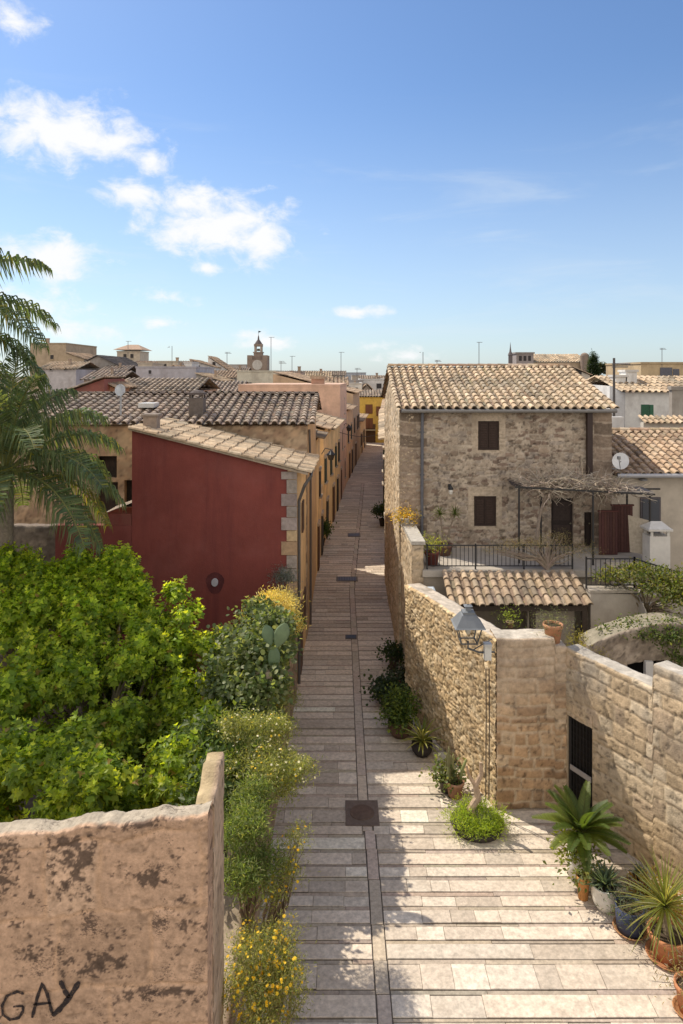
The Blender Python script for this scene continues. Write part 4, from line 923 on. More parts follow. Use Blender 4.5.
bld('town_house','wide tan house with a row of three dark openings right of the clock tower',274,322,377,92,12,(.52,.42,.29),'flat',wins=[(279,381,6.5,4,DK),(289.5,381,6.5,4,DK),(299.5,381,6.5,4,DK)])
bld('town_house','long low grey roofed building on the skyline right of the clock tower',272,345,371,150,14,GRY,'tile',1.0,pal=TILE_GREY,chim=(298,367,3))
bld('town_house','ochre upper storey peeping over the salmon pink house',318,346,378,78,9,(.48,.38,.24),'tile',.9)
bld('town_house','grey house with a white framed opening far above the street end',338,363,381,112,10,(.34,.32,.31),'flat',wins=[(352,386,3,3.5,DK)])
bld('town_house','white house with one black window above the yellow house',360,385,380,118,10,WHT,'flat',wins=[(379,386,5,5,DK)])
bld('town_house','brown gabled house directly behind the yellow house',356,378,385,108,9,(.36,.3,.25),'gable_front',1.8)
bld('town_house','distant blue grey block on the horizon over the street end',330,366,373,230,20,(.36,.38,.42),'flat',cat='building')
bld('town_house','distant sand coloured terrace on the horizon left of the stone house',352,392,376,200,20,(.45,.4,.34),'flat')
bld('town_house','distant flat roofed row on the horizon behind the lilac wall',186,246,365,210,20,(.44,.40,.37),'flat')

for a in (("pinkish low house with grey roof just right of the palm on the skyline",100,124,366,96,8,PNK,'tile',.9),("cream narrow house between the hip roofed tower and the lilac wall",138,152,364,104,7,CRM,'flat',0),("white cube shaped roof hut above the lilac wall",184,192,363,106,5,WHT,'flat',0),
    ("tan gabled house rising behind the lilac wall, middle of the left skyline",160,188,366,100,8,TAN,'gable_front',1.3),("grey shed roofed house below the white parapet houses",196,222,374,82,8,GRY,'shed_left',.9),("pale pink house with small windows right of the two green windows",276,300,374,104,8,PNK,'flat',0),
    ("cream house with brown roof behind the salmon pink chimney",306,330,372,118,9,CRM,'tile',1.0),("white flat house just left of the yellow house, above the dark end wall",345,362,384,104,7,WHT,'flat',0),("ochre house with brown roof beyond the white house with one black window",362,388,376,136,9,(.5,.4,.25),'tile',1.1),
    ("tan house under the clock tower, left side",226,246,368,140,9,TAN,'tile',1.1),("lilac grey house at the far left under the highest tan house",40,76,362,92,9,LIL,'tile',1.0),("brown roofed cottage in front of the wide dark roofed building",84,118,372,74,8,(.42,.33,.26),'tile',.9)):
    lab,x0_,x1_,yt,d_,dp,c_,rf_k,rz_=a
    rr=random.Random(int(x0_*7)); ws=[(x0_+(x1_-x0_)*q,yt+ (5 if rf_k=='flat' else 7),2.2,2.8,rr.choice((DK,DK,GN))) for q in (.3,.7)]
    bld('town_house',lab,x0_,x1_,yt,d_,dp,c_,rf_k,rz_ or 1.0,ws,pal=rr.choice((TILE_OLD,TILE_GREY,TILE_WARM)),chim=(x0_+(x1_-x0_)*.6,yt-2.2,2.2))
# clock tower
d=165; xc=XX(258.5,d); t=thing('clock_tower','stone town hall clock tower with open belfry and small pointed cupola','clock tower',(xc,d,0))
S=(.30,.235,.19)
def pz(py): return ZZ(py,d)
b=MB(); w=(267.5-247.5)/2*d/F; b.box(xc-w,xc+w,d-w,d+w,0,pz(371),(.33,.27,.22)); b.build('base','stone',t)
b=MB(); w2=10*d/F; 
b.box(xc-w2,xc+w2,d-w2,d+w2,pz(371)+.003,pz(360),S)
for sx in (-1,1):
    for sy in (-1,1): b.box(xc+sx*w2*.75-w2*.25,xc+sx*w2*.75+w2*.25,d+sy*w2*.75-w2*.25,d+sy*w2*.75+w2*.25,pz(360)+.003,pz(355.5),S)
b.build('shaft','stone',t)
b=MB(); w3=4.3*d/F; b.box(xc-w3,xc+w3,d-w3,d+w3,pz(360)+.003,pz(353),S); b.box(xc-w3*1.15,xc+w3*1.15,d-w3*1.15,d+w3*1.15,pz(353)+.003,pz(352),S); b.build('drum','stone',t)
b=MB(); w4=3.7*d/F
for sx in (-1,1):
    for sy in (-1,1): b.box(xc+sx*w4*.8-w4*.22,xc+sx*w4*.8+w4*.22,d+sy*w4*.8-w4*.22,d+sy*w4*.8+w4*.22,pz(352)+.003,pz(346.5),(.4,.33,.27))
b.box(xc-w4*1.1,xc+w4*1.1,d-w4*1.1,d+w4*1.1,pz(346.5)+.003,pz(344),S); b.build('belfry','stone',t)
b=MB(); b.lathe([(w4*1.05,0),(w4*.9,.25),(w4*.55,.7),(w4*.25,1.1),(w4*.18,1.7),(.02,2.2)],(xc,d,pz(344)+.003),(.13,.11,.11),10); b.build('cupola','stone',t)
b=MB(); b.lathe([(.35,.55),(.4,.1),(.5,0)],(xc,d,pz(351)),(.15,.12,.08),10); b.build('bell','metal',t)
b=MB(); v=[(xc+1.2*math.cos(2*math.pi*q/20),d-w2-.05,pz(365)+1.2*math.sin(2*math.pi*q/20)) for q in range(20)]; b.mesh(v,[tuple(range(20))],(.55,.52,.47)); b.build('clock_face','plaster',t)
b=MB(); b.tube([(xc,d,pz(344)+2.1),(xc,d,pz(344)+3.2)],.04,(.05,.05,.05),5); b.mesh([(xc,d,pz(344)+2.7),(xc+.7,d,pz(344)+3.0),(xc,d,pz(344)+3.2)],[(0,1,2),(2,1,0)],(.05,.05,.05)); b.build('weather_vane','metal',t)
# church and right skyline
d=150; t=thing('church','long tan church with box tower, round turret and thin spire on the right skyline','church',(XX(550,d),d,0))
b=MB(); b.box(XX(529,d),XX(588,d),d,d+18,0,ZZ(362,d),(.46,.36,.25)); b.build('nave','plaster',t)
tile_roof('roof',t,(XX(529,d),d-.3,ZZ(362,d)),(XX(590,d),d-.3,ZZ(362,d)),(0,9,1.9),9.4,.6,1,TILE_WARM,401,3)
b=MB(); b.box(XX(514,d),XX(531,d),d-2,d+4,0,ZZ(354,d),(.34,.30,.29)); b.box(XX(513,d),XX(532,d),d-2.2,d+4.2,ZZ(354,d)+.003,ZZ(352.5,d),(.3,.27,.25))
b.build('tower','stone',t)
for px in (518,522.5,527): b=MB(); b.box(XX(px,d)-.3,XX(px,d)+.3,d-2.06,d-1.99,ZZ(361,d),ZZ(356,d),DK); b.build('window','wood',t)
b=MB(); b.lathe([(4.0*d/F,0),(4.0*d/F,ZZ(356,d)),(3.6*d/F,ZZ(354.4,d)),(2.0*d/F,ZZ(353.2,d)),(0,ZZ(352.7,d))],(XX(583,d),d-1,0),(.27,.21,.17),14); b.build('turret','stone',t)
b=MB(); b.lathe([(2.2*d/F,0),(2.0*d/F,ZZ(356,d)),(2.6*d/F,ZZ(355.6,d)),(1.0*d/F,ZZ(352,d)),(.5*d/F,ZZ(348,d)),(.02,ZZ(343,d))],(XX(507,d),d-3,0),(.16,.14,.14),8); b.build('spire','stone',t)
bld('town_house','white walled house below the church on the right skyline',568,590,366,96,9,(.6,.55,.48),'shed_left',1.3,wins=[(577,372,9,5,DK)])
wh=bld('white_house','white house with green shutters and tan tiled roof at the upper right',625,712,378,40.5,8,(.74,.73,.70),'tile',.85,pal=TILE_WARM,wins=[(645,411,8,13,GN),(651.3,411,3.6,12.5,(.05,.15,.09))])
b=MB(); x0=XX(613,40.5); x1=XX(625,40.5)-.01; b.prism([(x0,41),(x1,40.52),(x1,48),(x0,48)],0,[ZZ(386,41),ZZ(393,41),ZZ(390,41),ZZ(384,41)],(.74,.73,.70)); b.build('side_wall','plaster',wh)
for px,py in ((618,377),(628,372)): b=MB(); x=XX(px,43); b.box(x-.35,x+.35,42.5,43.5,8,ZZ(py,43),(.72,.71,.68)); c=b.build('chimney','plaster',wh); b=MB(); b.box(x-.42,x+.42,42.4,43.6,ZZ(py,43)+.003,ZZ(py,43)+.14,(.6,.58,.55)); b.build('cap','plaster',c)
t=thing('terrace_wall','low white wall with tiled top in front of the white house','wall',(XX(660,34),34,0)); b=MB(); b.box(XX(612,34),XX(624,34),34,34.4,0,ZZ(417,34),(.68,.67,.65)); b.box(XX(644,34),XX(720,34),34.05,34.4,0,ZZ(423,34),(.62,.58,.52)); b.build('masonry','plaster',t); tile_roof('coping',t,(XX(644,34),33.7,ZZ(423,34)),(XX(720,34),33.7,ZZ(423,34)),(0,.8,.3),.85,.3,.42,TILE_WARM,403,4)
bld('town_house','plain tan block with a grey window at the upper right edge',641,700,364,68,9,(.50,.38,.23),'flat',wins=[(666,372,12,9,(.12,.12,.14)),(676,373,6,8,(.12,.12,.14))])
bld('town_house','white sloping roof gable beside the tan block at the right edge',657,705,381,56,8,(.68,.66,.63),'shed_right',1.0)
bld('outbuilding','grey concrete wall at the right edge in front of the white house',672,720,390,37,.35,(.36,.33,.29),'flat',cat='outbuilding')
bld('town_house','low tan roofed house between the stone house and the white house',596,622,381,60,8,(.5,.42,.32),'tile',.8,pal=TILE_WARM)
bld('town_house','distant stone coloured house just above the ridge of the stone house, left end',392,450,371,140,14,TAN,'flat')
# aerials on the skyline
def aerial(label,px,pyb,pyt,d,arms=3,dirx=1):
    x=XX(px,d); zb,zt=ZZ(pyb,d),ZZ(pyt,d); t=thing('roof_aerial',label,'aerial',(x,d,zb),'aerials on the roofs'); s=d/F; r=max(.03,.28*s)
    b=MB(); b.tube([(x,d,zb-1),(x,d,zt)],r,(.13,.13,.14),5); b.build('pole','metal',t)
    b=MB(); 
    for k in range(arms):
        z=zt-(.3+k*1.1)*s; b.tube([(x-2.2*s,d,z),(x+(3.4+k)*s*dirx,d,z)],r*.7,(.16,.16,.17),4)
    b.build('arms','metal',t)
a=thing('utility_mast','tall dark mast with crossed aerial arms beside the white house','aerial',(XX(614,39),39,7))
b=MB(); b.tube([(XX(614,39),39,6.5),(XX(614,39),39,ZZ(358,39))],.07,(.1,.09,.085),7); b.build('pole','wood',a)
b=MB()
for k,(py,l) in enumerate(((364,16),(367,14))): b.tube([(XX(612,39),39,ZZ(py,39)),(XX(614+l,39),39,ZZ(py,39))],.035,(.13,.13,.13),5)
for k in range(6): b.tube([(XX(617+k*2.2,39),38.8,ZZ(364,39)),(XX(617+k*2.2,39),39.2,ZZ(364,39)+.05)],.015,(.13,.13,.13),4)
b.build('aerial_arms','metal',a)
for lab,px,pb_,pt_,d,ar,dx in (('tall thin aerial on the skyline just left of centre above the ochre storey',341,372,352,120,1,1),('slender aerial pole right of the clock tower',292,372,356,120,1,1),('forked aerial above the wide house right of the clock tower',281,374,361,100,3,1),
    ('aerial with two bars on the cream boxy house',172,362,346,116,2,-1),('short aerial on top of the square tower house',128,351,341,132,1,1),('thin aerial on the stone house ridge line, left third',423,366,352,60,1,-1),('thin tall aerial above the stone house ridge, centre',479,366,342,60,1,1),
    ('comb shaped aerial above the stone house ridge, just left of centre',437,366,360,58,2,1),('tall aerial on the plain tan block at the right edge',662,364,348,68,2,1),('aerial left of the clock tower on the white parapet house',227,362,352,124,2,1),('aerial standing on the grey house over the street end',357,381,368,112,2,1),
    ('tall hair thin pole just right of the clock tower',271,372,337,150,1,1)): aerial(lab,px,pb_,pt_,d,ar,dx)

# ================================================================== VEGETATION
def leaf_mesh(name,P,Dir,Up,size,cols,m,parent,shape='ovate'):
    """P base points, Dir pointing directions, Up rough normals (numpy N,3)"""
    n=len(P); Dn=Dir/np.linalg.norm(Dir,axis=1,keepdims=True); Sd=np.cross(Dn,Up); Sd/=np.linalg.norm(Sd,axis=1,keepdims=True)+1e-9; Nn=np.cross(Sd,Dn)
    if shape=='fig':  T=[(0,0,0),(.34,.10,.10),(.50,.52,.16),(.22,.50,.03),(.0,1.0,-.18),(-.22,.50,.03),(-.50,.52,.16),(-.34,.10,.10),(0,.5,-.05)]; Fc=[(0,1,8),(1,2,8),(2,3,8),(3,4,8),(4,5,8),(5,6,8),(6,7,8),(7,0,8)]
    elif shape=='narrow': T=[(0,0,0),(.09,.5,.03),(0,1,-.1),(-.09,.5,.03)]; Fc=[(0,1,2),(0,2,3)]
    elif shape=='round': T=[(0,0,0),(.4,.3,.08),(.36,.75,.05),(0,1,-.05),(-.36,.75,.05),(-.4,.3,.08)]; Fc=[(0,1,2),(0,2,3),(0,3,4),(0,4,5)]
    else: T=[(0,0,0),(.27,.4,.09),(0,1,-.12),(-.27,.4,.09)]; Fc=[(0,1,2),(0,2,3)]
    T=np.array(T); k=len(T); s=np.asarray(size).reshape(n,1,1)
    V=P[:,None,:]+s*(T[None,:,0:1]*Sd[:,None,:]+T[None,:,1:2]*Dn[:,None,:]+T[None,:,2:3]*Nn[:,None,:])
    Fc=np.array(Fc); Fs=(Fc[None]+ (np.arange(n)*k)[:,None,None]).reshape(-1,3)
    return mesh_obj(name,V.reshape(-1,3),Fs,np.repeat(cols,len(Fc),axis=0),m,parent)
def rnd_unit(rs,n): v=rs.normal(size=(n,3)); return v/np.linalg.norm(v,axis=1,keepdims=True)
def tufts(rs,lobes,n,shell=.55):
    """points and outward directions inside lobes ((x,y,z),(rx,ry,rz))"""
    w=np.array([l[1][0]*l[1][2]+l[1][1]*l[1][0] for l in lobes]); w=w/w.sum(); k=rs.choice(len(lobes),n,p=w)
    C=np.array([l[0] for l in lobes])[k]; Rr=np.array([l[1] for l in lobes])[k]; u=rnd_unit(rs,n); u[:,2]=np.where(u[:,2]<-.2,-u[:,2]*.6,u[:,2])
    r=(shell+(1.05-shell)*rs.random_sample(n)**.7)*(1+.16*rs.normal(size=n)*.6)
    return C+u*Rr*r[:,None],u,r
def foliage(name,parent,lobes,ntuft,per,size,pal,seed,shape='ovate',m='leaf',up=.6,spread=.18,shell=.5,sv=.3,droop=0):
    rs=np.random.RandomState(seed); C,u,r=tufts(rs,lobes,ntuft,shell)
    P=np.repeat(C,per,0)+rs.normal(size=(ntuft*per,3))*spread*np.array([1,1,.7]); U=np.repeat(u,per,0)
    Dn=U*.7+rnd_unit(rs,len(P))*.95+np.array([0,0,-droop]); Up=U*.5+np.array([0,0,up])+rnd_unit(rs,len(P))*.45
    sz=size*(1+sv*(rs.random_sample(len(P))*2-1))
    p=np.array(pal); tone=np.repeat(rs.random_sample(ntuft),per)
    c=p[rs.randint(0,len(p),len(P))]*(.65+.6*tone)[:,None]*(.85+.3*rs.random_sample(len(P)))[:,None]
    return leaf_mesh(name,P,Dn,Up,sz,c,m,parent,shape)
def limbs(name,parent,base,lobes,n,r0,seed,c=(.20,.16,.12),m='bark'):
    rg=random.Random(seed); b=MB(); base=Vector(base)
    for k in range(n):
        l=rg.choice(lobes); tip=Vector([l[0][i]+rg.uniform(-.6,.6)*l[1][i] for i in range(3)])
        a=base+Vector((rg.uniform(-.15,.15),rg.uniform(-.15,.15),0))*r0*8; mid=a.lerp(tip,.45)+Vector((rg.uniform(-.3,.3),rg.uniform(-.3,.3),rg.uniform(.1,.5)))*(tip-a).length*.3
        pts=[a,a.lerp(mid,.5)+Vector((0,0,.1*(tip-a).length)),mid,mid.lerp(tip,.55),tip]; b.tube(pts,[r0,r0*.8,r0*.55,r0*.35,r0*.12],jit(c,.15,rg),6,False)
    return b.build(name,m,parent)
def flowers(parent,lobes,n,size,cols,seed,zmin=-.2):
    rs=np.random.RandomState(seed); C,u,r=tufts(rs,lobes,n,.88); C=C+u*.05
    q=[]
    P=np.repeat(C,5,0); a=np.tile(np.arange(5)*2*np.pi/5,n); Nn=np.repeat(u*.5+np.array([0,-.15,.7])+rnd_unit(rs,n)*.4,5,0)
    Nn/=np.linalg.norm(Nn,axis=1,keepdims=True); A=np.cross(Nn,np.array([.3,.9,.1])); A/=np.linalg.norm(A,axis=1,keepdims=True); B=np.cross(Nn,A)
    Dn=A*np.cos(a)[:,None]+B*np.sin(a)[:,None]; c=np.repeat(np.array(cols)[rs.randint(0,len(cols),n)],5,0)
    o=leaf_mesh('flowers',P,Dn,Nn,np.full(len(P),size)*np.repeat(.7+.6*rs.random_sample(n),5),c,'petal',parent,'round'); o['kind']='stuff'; return o
def lobe(px,py,d,rx,ry,rz):
    p=W(px,py,d); return ((p.x,p.y,p.z),(rx,ry,rz))
# --- fig tree
FIGP=[(.13,.21,.03),(.17,.26,.035),(.095,.165,.028),(.21,.29,.045),(.08,.14,.028)]
L_=[]
rf_=random.Random(77)
for px,py,d,n_,s in ((40,650,16,12,1.5),(115,620,17,10,1.3),(5,610,17.4,9,1.3),(85,700,15,12,1.5),(168,660,16,8,1.05),(155,730,14.2,10,1.2),(15,745,13.8,11,1.5),(85,785,12.8,10,1.4),(192,705,15.2,5,.75),(60,600,17.6,6,.9),(112,588,17.6,5,.7),(-60,660,16,9,1.9),(160,790,12.4,7,.9),(140,690,16.6,10,1.0),(200,775,13,5,.7),(20,800,11.8,8,1.1),(100,815,11.4,7,1.0),(-45,780,13,7,1.5),(205,745,13.8,4,.6)):
    for k in range(n_):
        p=W(px,py,d); u=Vector((rf_.gauss(0,1),rf_.gauss(0,.8),rf_.gauss(.15,.9))).normalized(); r=rf_.uniform(.32,.62)
        q=p+u*s*rf_.uniform(.35,.85); L_.append(((q.x,q.y,q.z),(r,r,r*1.1)))
for px,py,d,r in ((18,568,17.4,.34),(78,562,17.6,.4),(60,572,17.5,.3),(118,560,17.6,.36),(135,590,17.2,.4),(175,596,16.6,.3),(190,614,16.2,.32),(206,650,15.8,.4),(214,690,15.2,.35),(160,622,16.6,.4),(98,577,17.5,.3),(45,578,17.5,.35),(215,725,14.6,.4),(30,560,17.6,.25),(130,572,17.3,.25),(8,560,17.4,.4),(35,590,17,.6),(70,590,17.2,.6),(5,600,17,.7),(55,620,16.6,.7),(20,640,16.2,.7),(125,610,17,.55),(95,605,17.2,.55),(-20,575,17.4,.6)):
    p=W(px,py,d); L_.append(((p.x,p.y,p.z),(r,r,r*1.2)))
t=thing('fig_tree','large leafy bright green fig tree filling the garden at the left','tree',(-5.2,15,0))
def shoots(name,parent,lobes,n,per,size,pal,seed):
    rs=np.random.RandomState(seed); C,u,r=tufts(rs,lobes,n,.45)
    ax=u*.8+np.array([.0,-.05,.75])+rnd_unit(rs,n)*.35; ax/=np.linalg.norm(ax,axis=1,keepdims=True)
    e1=np.cross(ax,np.array([.31,.9,.2])); e1/=np.linalg.norm(e1,axis=1,keepdims=True); e2=np.cross(ax,e1)
    k=np.tile(np.arange(per),n); A=np.repeat(ax,per,0); E1=np.repeat(e1,per,0); E2=np.repeat(e2,per,0); ph=k*2.39996+np.repeat(rs.random_sample(n)*6.28,per)
    f=k/(per-1.)                          # 0 = oldest, lowest leaf of the shoot; 1 = the tip
    out=E1*np.cos(ph)[:,None]+E2*np.sin(ph)[:,None]
    P=np.repeat(C,per,0)+A*((f-.6)*.26)[:,None]+out*.015
    el_=(-.35+1.35*f+rs.normal(size=len(P))*.22)
    Dn=out*np.cos(el_)[:,None]+A*np.sin(el_)[:,None]+np.array([0,0,-.22]); Up=A-out*.2*np.sin(el_)[:,None]+rnd_unit(rs,len(P))*.25
    sz=size*(1.15-.55*f)*(.7+.6*rs.random_sample(len(P)))
    p=np.array(pal); tone=np.repeat(rs.random_sample(n),per); c=p[rs.randint(0,len(p),len(P))]*(.7+.5*tone)[:,None]*(.85+.3*rs.random_sample(len(P)))[:,None]
    c=c*np.clip(.66+.16*(P[:,2]-1.2),.62,1.12)[:,None]; young=(f>.7)[:,None]; c=np.where(young,c*np.array([1.35,1.2,1.0]),c)  # lower leaves coloured darker, imitating the shade low in the crown
    dead=rs.random_sample(len(P))<.012; c[dead]=(.30,.21,.06)
    return leaf_mesh(name,P,Dn,Up,sz,c,'leaf',parent,'fig')
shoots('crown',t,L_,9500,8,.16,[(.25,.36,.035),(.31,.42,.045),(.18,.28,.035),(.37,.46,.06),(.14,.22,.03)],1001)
limbs('trunk',t,(-5.2,15,0),L_,80,.07,1002,(.22,.18,.13))
# --- palms
def palm(label,base,zc,nf,flen,seed,els=(-.25,1.25),trunk_r=.2,pal=((.12,.16,.08),(.10,.14,.08),(.14,.175,.08)),azs=None):
    rg=random.Random(seed); x,y,_=base; t=thing('palm_tree',label,'palm',base)
    b=MB(); n=9; b.tube([(x,y,zc*k/(n-1)) for k in range(n)],[trunk_r*(1.15-.25*k/(n-1)) for k in range(n)],(.24,.2,.165),10); b.build('trunk','bark',t)
    b=MB(); b.tube([(x,y,zc-.2),(x,y,zc+.5),(x,y,zc+1.0)],[trunk_r*.95,trunk_r*.7,.07],(.2,.23,.1),9); b.build('crown_shaft','bark',t)
    for f in range(nf):
        az_=azs[f%len(azs)]+rg.uniform(-.25,.25) if azs else f*2.399+rg.uniform(-.2,.2)
        e=els[0]+(els[1]-els[0])*((f+.5)/nf); l=flen*rg.uniform(.85,1.12)
        hd=Vector((math.cos(az_),math.sin(az_),0)); p=Vector((x,y,zc+.45)); dv=hd*math.cos(e)+Vector((0,0,math.sin(e))); pts=[p.copy()]; ns=16
        for k in range(ns):
            dv=(dv+Vector((0,0,-.06-.09*(k/ns)))).normalized(); p=p+dv*(l/ns); pts.append(p.copy())
        V_=[];F_=[];C_=[]
        mb=MB(); mb.tube(pts,[.035*(1-.85*k/ns)+.004 for k in range(ns+1)],(.22,.23,.09),5,False)
        age=rg.random() if e<.1 else rg.random()*.12
        for k in range(3,ns):
            for j in range(6):
                q=k+j/6; a=pts[k].lerp(pts[k+1],j/6); tt=(pts[k+1]-pts[k]).normalized(); sd=tt.cross(Vector((0,0,1))).normalized()
                fr=(q-3)/(ns-3); ll=(.80*math.sin(math.pi*(.12+.80*fr))+.14)*flen/3.6*rg.uniform(.8,1.2)
                for sg in (-1,1):
                    d0=(sd*sg*.8+tt*.45+Vector((0,0,rg.uniform(-.1,.45)))).normalized(); w=.026*flen/3.6
                    m1=a+d0*ll*.42; d1=(d0*.35+Vector((0,0,-1.0))+tt*.1+Vector((rg.uniform(-.15,.15),rg.uniform(-.15,.15),0))).normalized(); m2=m1+d1*ll*.62
                    wv=tt*w
                    c=rg.choice(pal); 
                    if rg.random()<age*.5: c=(.24,.22,.05)
                    c=jit(c,.3,rg)
                    mb.face([a-wv*.5,a+wv*.5,m1+wv,m1-wv],c); mb.face([m1-wv,m1+wv,m2],c)
        mb.build('frond','palmleaf',t)
    return t
palm('feathery palm with arching fronds at the left edge in front of the stone house',(XX(6,17.5),17.5,0),ZZ(490,17.5),28,3.5,2001,(-.12,1.42))
palm('taller palm mostly cut by the left edge, its upper fronds against the sky',(XX(-92,18.5),18.5,0),ZZ(345,18.5),26,4.1,2002,(-.25,1.3))
# --- shrubs on and behind the left garden wall
def shrub(name,label,lobes,n,per,size,pal,seed,shape='ovate',fl=None,cat='shrub',m='leaf',nl=14,base=None,spread=.1,shell=.35,lc=(.2,.15,.1)):
    b0=base or (lobes[0][0][0],lobes[0][0][1],max(0,lobes[0][0][2]-lobes[0][1][2])); t=thing(name,label,cat,b0)
    foliage('foliage',t,lobes,n,per,size,pal,seed,shape,m,spread=spread,shell=shell); limbs('stems',t,b0,lobes,nl,.025,seed+1,lc)
    if fl: flowers(t,lobes,fl[0],fl[1],fl[2],seed+2)
    return t
YEL=[(.75,.52,.03),(.8,.6,.05),(.7,.45,.02)]
SAGE=[(.13,.155,.065),(.17,.185,.085),(.10,.125,.05),(.2,.21,.11)]
OLV=[(.15,.17,.045),(.2,.21,.06),(.11,.13,.035),(.23,.21,.08)]
OLV=[(.22,.25,.08),(.27,.29,.10),(.17,.21,.065),(.32,.32,.14)]
def puff(px,py,d,r,n,seed,sq=.85):
    """a bush crown: a loose heap of small clumps"""
    rg=random.Random(seed); p=W(px,py,d); o=[((p.x,p.y,p.z),(r*.75,r*.8,r*.75*sq))]
    for k in range(n):
        u=Vector((rg.gauss(0,1),rg.gauss(0,.9),rg.gauss(.2,.8))).normalized(); q=p+Vector((u.x*r,u.y*r,u.z*r*sq))*rg.uniform(.55,.95); s=r*rg.uniform(.2,.42); q+=Vector((rg.uniform(0,.3)*r,rg.uniform(-.3,0)*r,0)); o.append(((q.x,q.y,q.z),(s,s,s)))
    return o
IV=[((-1.72,14.1,3.0),(.55,.55,.75)),((-1.7,14.9,3.4),(.55,.7,.55)),((-1.72,15.9,3.5),(.55,.75,.5)),((-1.7,16.8,3.2),(.5,.6,.5)),((-2.3,14.8,2.7),(.7,.8,.8)),((-2.4,16,2.9),(.7,.9,.8)),((-2.35,17.0,2.6),(.6,.8,.7)),((-1.75,13.7,2.5),(.42,.4,.6)),((-1.42,14.8,2.7),(.2,.7,.6)),((-1.38,16.2,2.9),(.18,.7,.5)),
    ((-1.9,14.4,3.75),(.3,.35,.25)),((-1.55,15.6,3.85),(.3,.35,.22)),((-2.0,16.4,3.8),(.35,.4,.25))]
shrub('ivy_shrub','dense dark green ivy like shrub under the cactus by the red house',IV,1900,8,.10,[(.13,.175,.07),(.10,.145,.06),(.17,.21,.09),(.24,.27,.15)],3001,'round',base=(-2.1,16,1.0),nl=30)
shrub('dry_shrub','dry straw yellow shrub at the foot of the red house wall',puff(272,606,17.6,.5,9,31)+puff(284,622,17.3,.32,6,32)+puff(262,618,17.4,.42,7,33)+puff(286,600,18.4,.3,5,34),900,8,.10,[(.78,.64,.2),(.7,.57,.17),(.8,.7,.3),(.55,.5,.18)],3011,'narrow',m='dryleaf',spread=.12,base=(-1.8,17.8,2.4),lc=(.4,.32,.2),shell=.3)
shrub('lavender_bush','small blue grey bush at the quoined corner of the red house',[lobe(283,580,19.9,.32,.35,.4)],130,8,.09,[(.15,.18,.2),(.2,.23,.26),(.12,.15,.14)],3021,'narrow',base=(-1.75,19.9,2.3),cat='bush')
shrub('twiggy_shrub','half bare twiggy grey shrub below the ivy like shrub',[lobe(245,708,15.2,.6,.6,.5),lobe(232,712,15,.4,.5,.5)],180,7,.08,[(.2,.19,.1),(.25,.21,.13),(.15,.14,.08)],3031,'narrow',nl=60,base=(-2.1,15.2,1.2),lc=(.36,.29,.22))
shrub('daisy_bush','tall flowering bush with pale cream and yellow blossom spilling over the wall',puff(252,735,12.2,.55,9,1)+puff(272,768,11.6,.52,9,2)+puff(292,775,11.5,.30,5,3)+puff(244,768,11.6,.42,6,4),1500,9,.07,OLV,3041,'narrow',(330,.02,[(.75,.55,.05),(.78,.74,.58),(.75,.72,.5)]),spread=.09,base=(-1.45,11.8,2.0),shell=.3)
shrub('green_shrub','mid green feathery shrub below the tall flowering bush, against the foreground wall',puff(246,835,10.3,.42,8,5)+puff(240,875,9.9,.4,8,6)+puff(262,860,10.1,.32,6,7)+puff(250,800,10.8,.36,6,8),1000,9,.08,[(.15,.21,.06),(.19,.25,.07),(.12,.17,.05),(.24,.26,.1)],3051,'narrow',spread=.09,base=(-1.4,10.2,1.0),shell=.3)
shrub('ragwort_plant','sparse straggling yellow flowered plant leaning over the street from the wall',puff(282,868,10.3,.26,7,9)+puff(294,840,10.6,.2,5,10)+puff(276,895,9.9,.22,5,11),380,7,.055,OLV,3061,'narrow',(60,.022,YEL),spread=.09,nl=30,base=(-1.15,10.3,.6),shell=.3)
shrub('yellow_bush','bushy plant covered in small yellow flowers at the bottom left of the street',puff(258,950,9.1,.40,9,12)+puff(278,972,8.9,.34,8,13)+puff(248,990,8.8,.36,8,14)+puff(282,938,9.2,.24,5,15)+puff(262,1015,8.6,.36,7,16)+puff(292,985,8.8,.2,4,17),1500,9,.055,OLV+[(.36,.33,.18)],3071,'narrow',(380,.021,YEL),spread=.08,nl=60,base=(-1.05,8.9,0),lc=(.38,.29,.18),shell=.3)
shrub('wall_top_weeds','thin olive weeds trailing over the wall between the flowering bushes',puff(270,705,14.2,.36,7,18)+puff(284,728,13.6,.28,6,19)+puff(262,690,14.6,.4,6,20)+puff(287,700,14.6,.22,4,21),640,8,.065,OLV,3081,'narrow',(30,.02,YEL),cat='weeds',nl=30,base=(-1.5,14.2,2.0),shell=.3)
shrub('ivy_mat','small tuft of green ivy hanging over the bare wall below the dry straw shrub',[((-1.36,18.6,2.6),(.2,.5,.4)),((-1.4,19.3,2.4),(.2,.4,.35))],160,8,.09,[(.11,.16,.05),(.15,.2,.07),(.08,.12,.04)],3085,'round',base=(-1.4,18.8,1.8),cat='ivy',nl=12)
shrub('ground_shrub','dark undergrowth shrub low behind the foreground wall',[lobe(215,760,12.8,.8,.9,.8),lobe(222,800,11.6,.7,.8,.8)],520,8,.13,[(.08,.13,.03),(.11,.15,.04)],3091,'ovate',base=(-2.4,12.4,0))
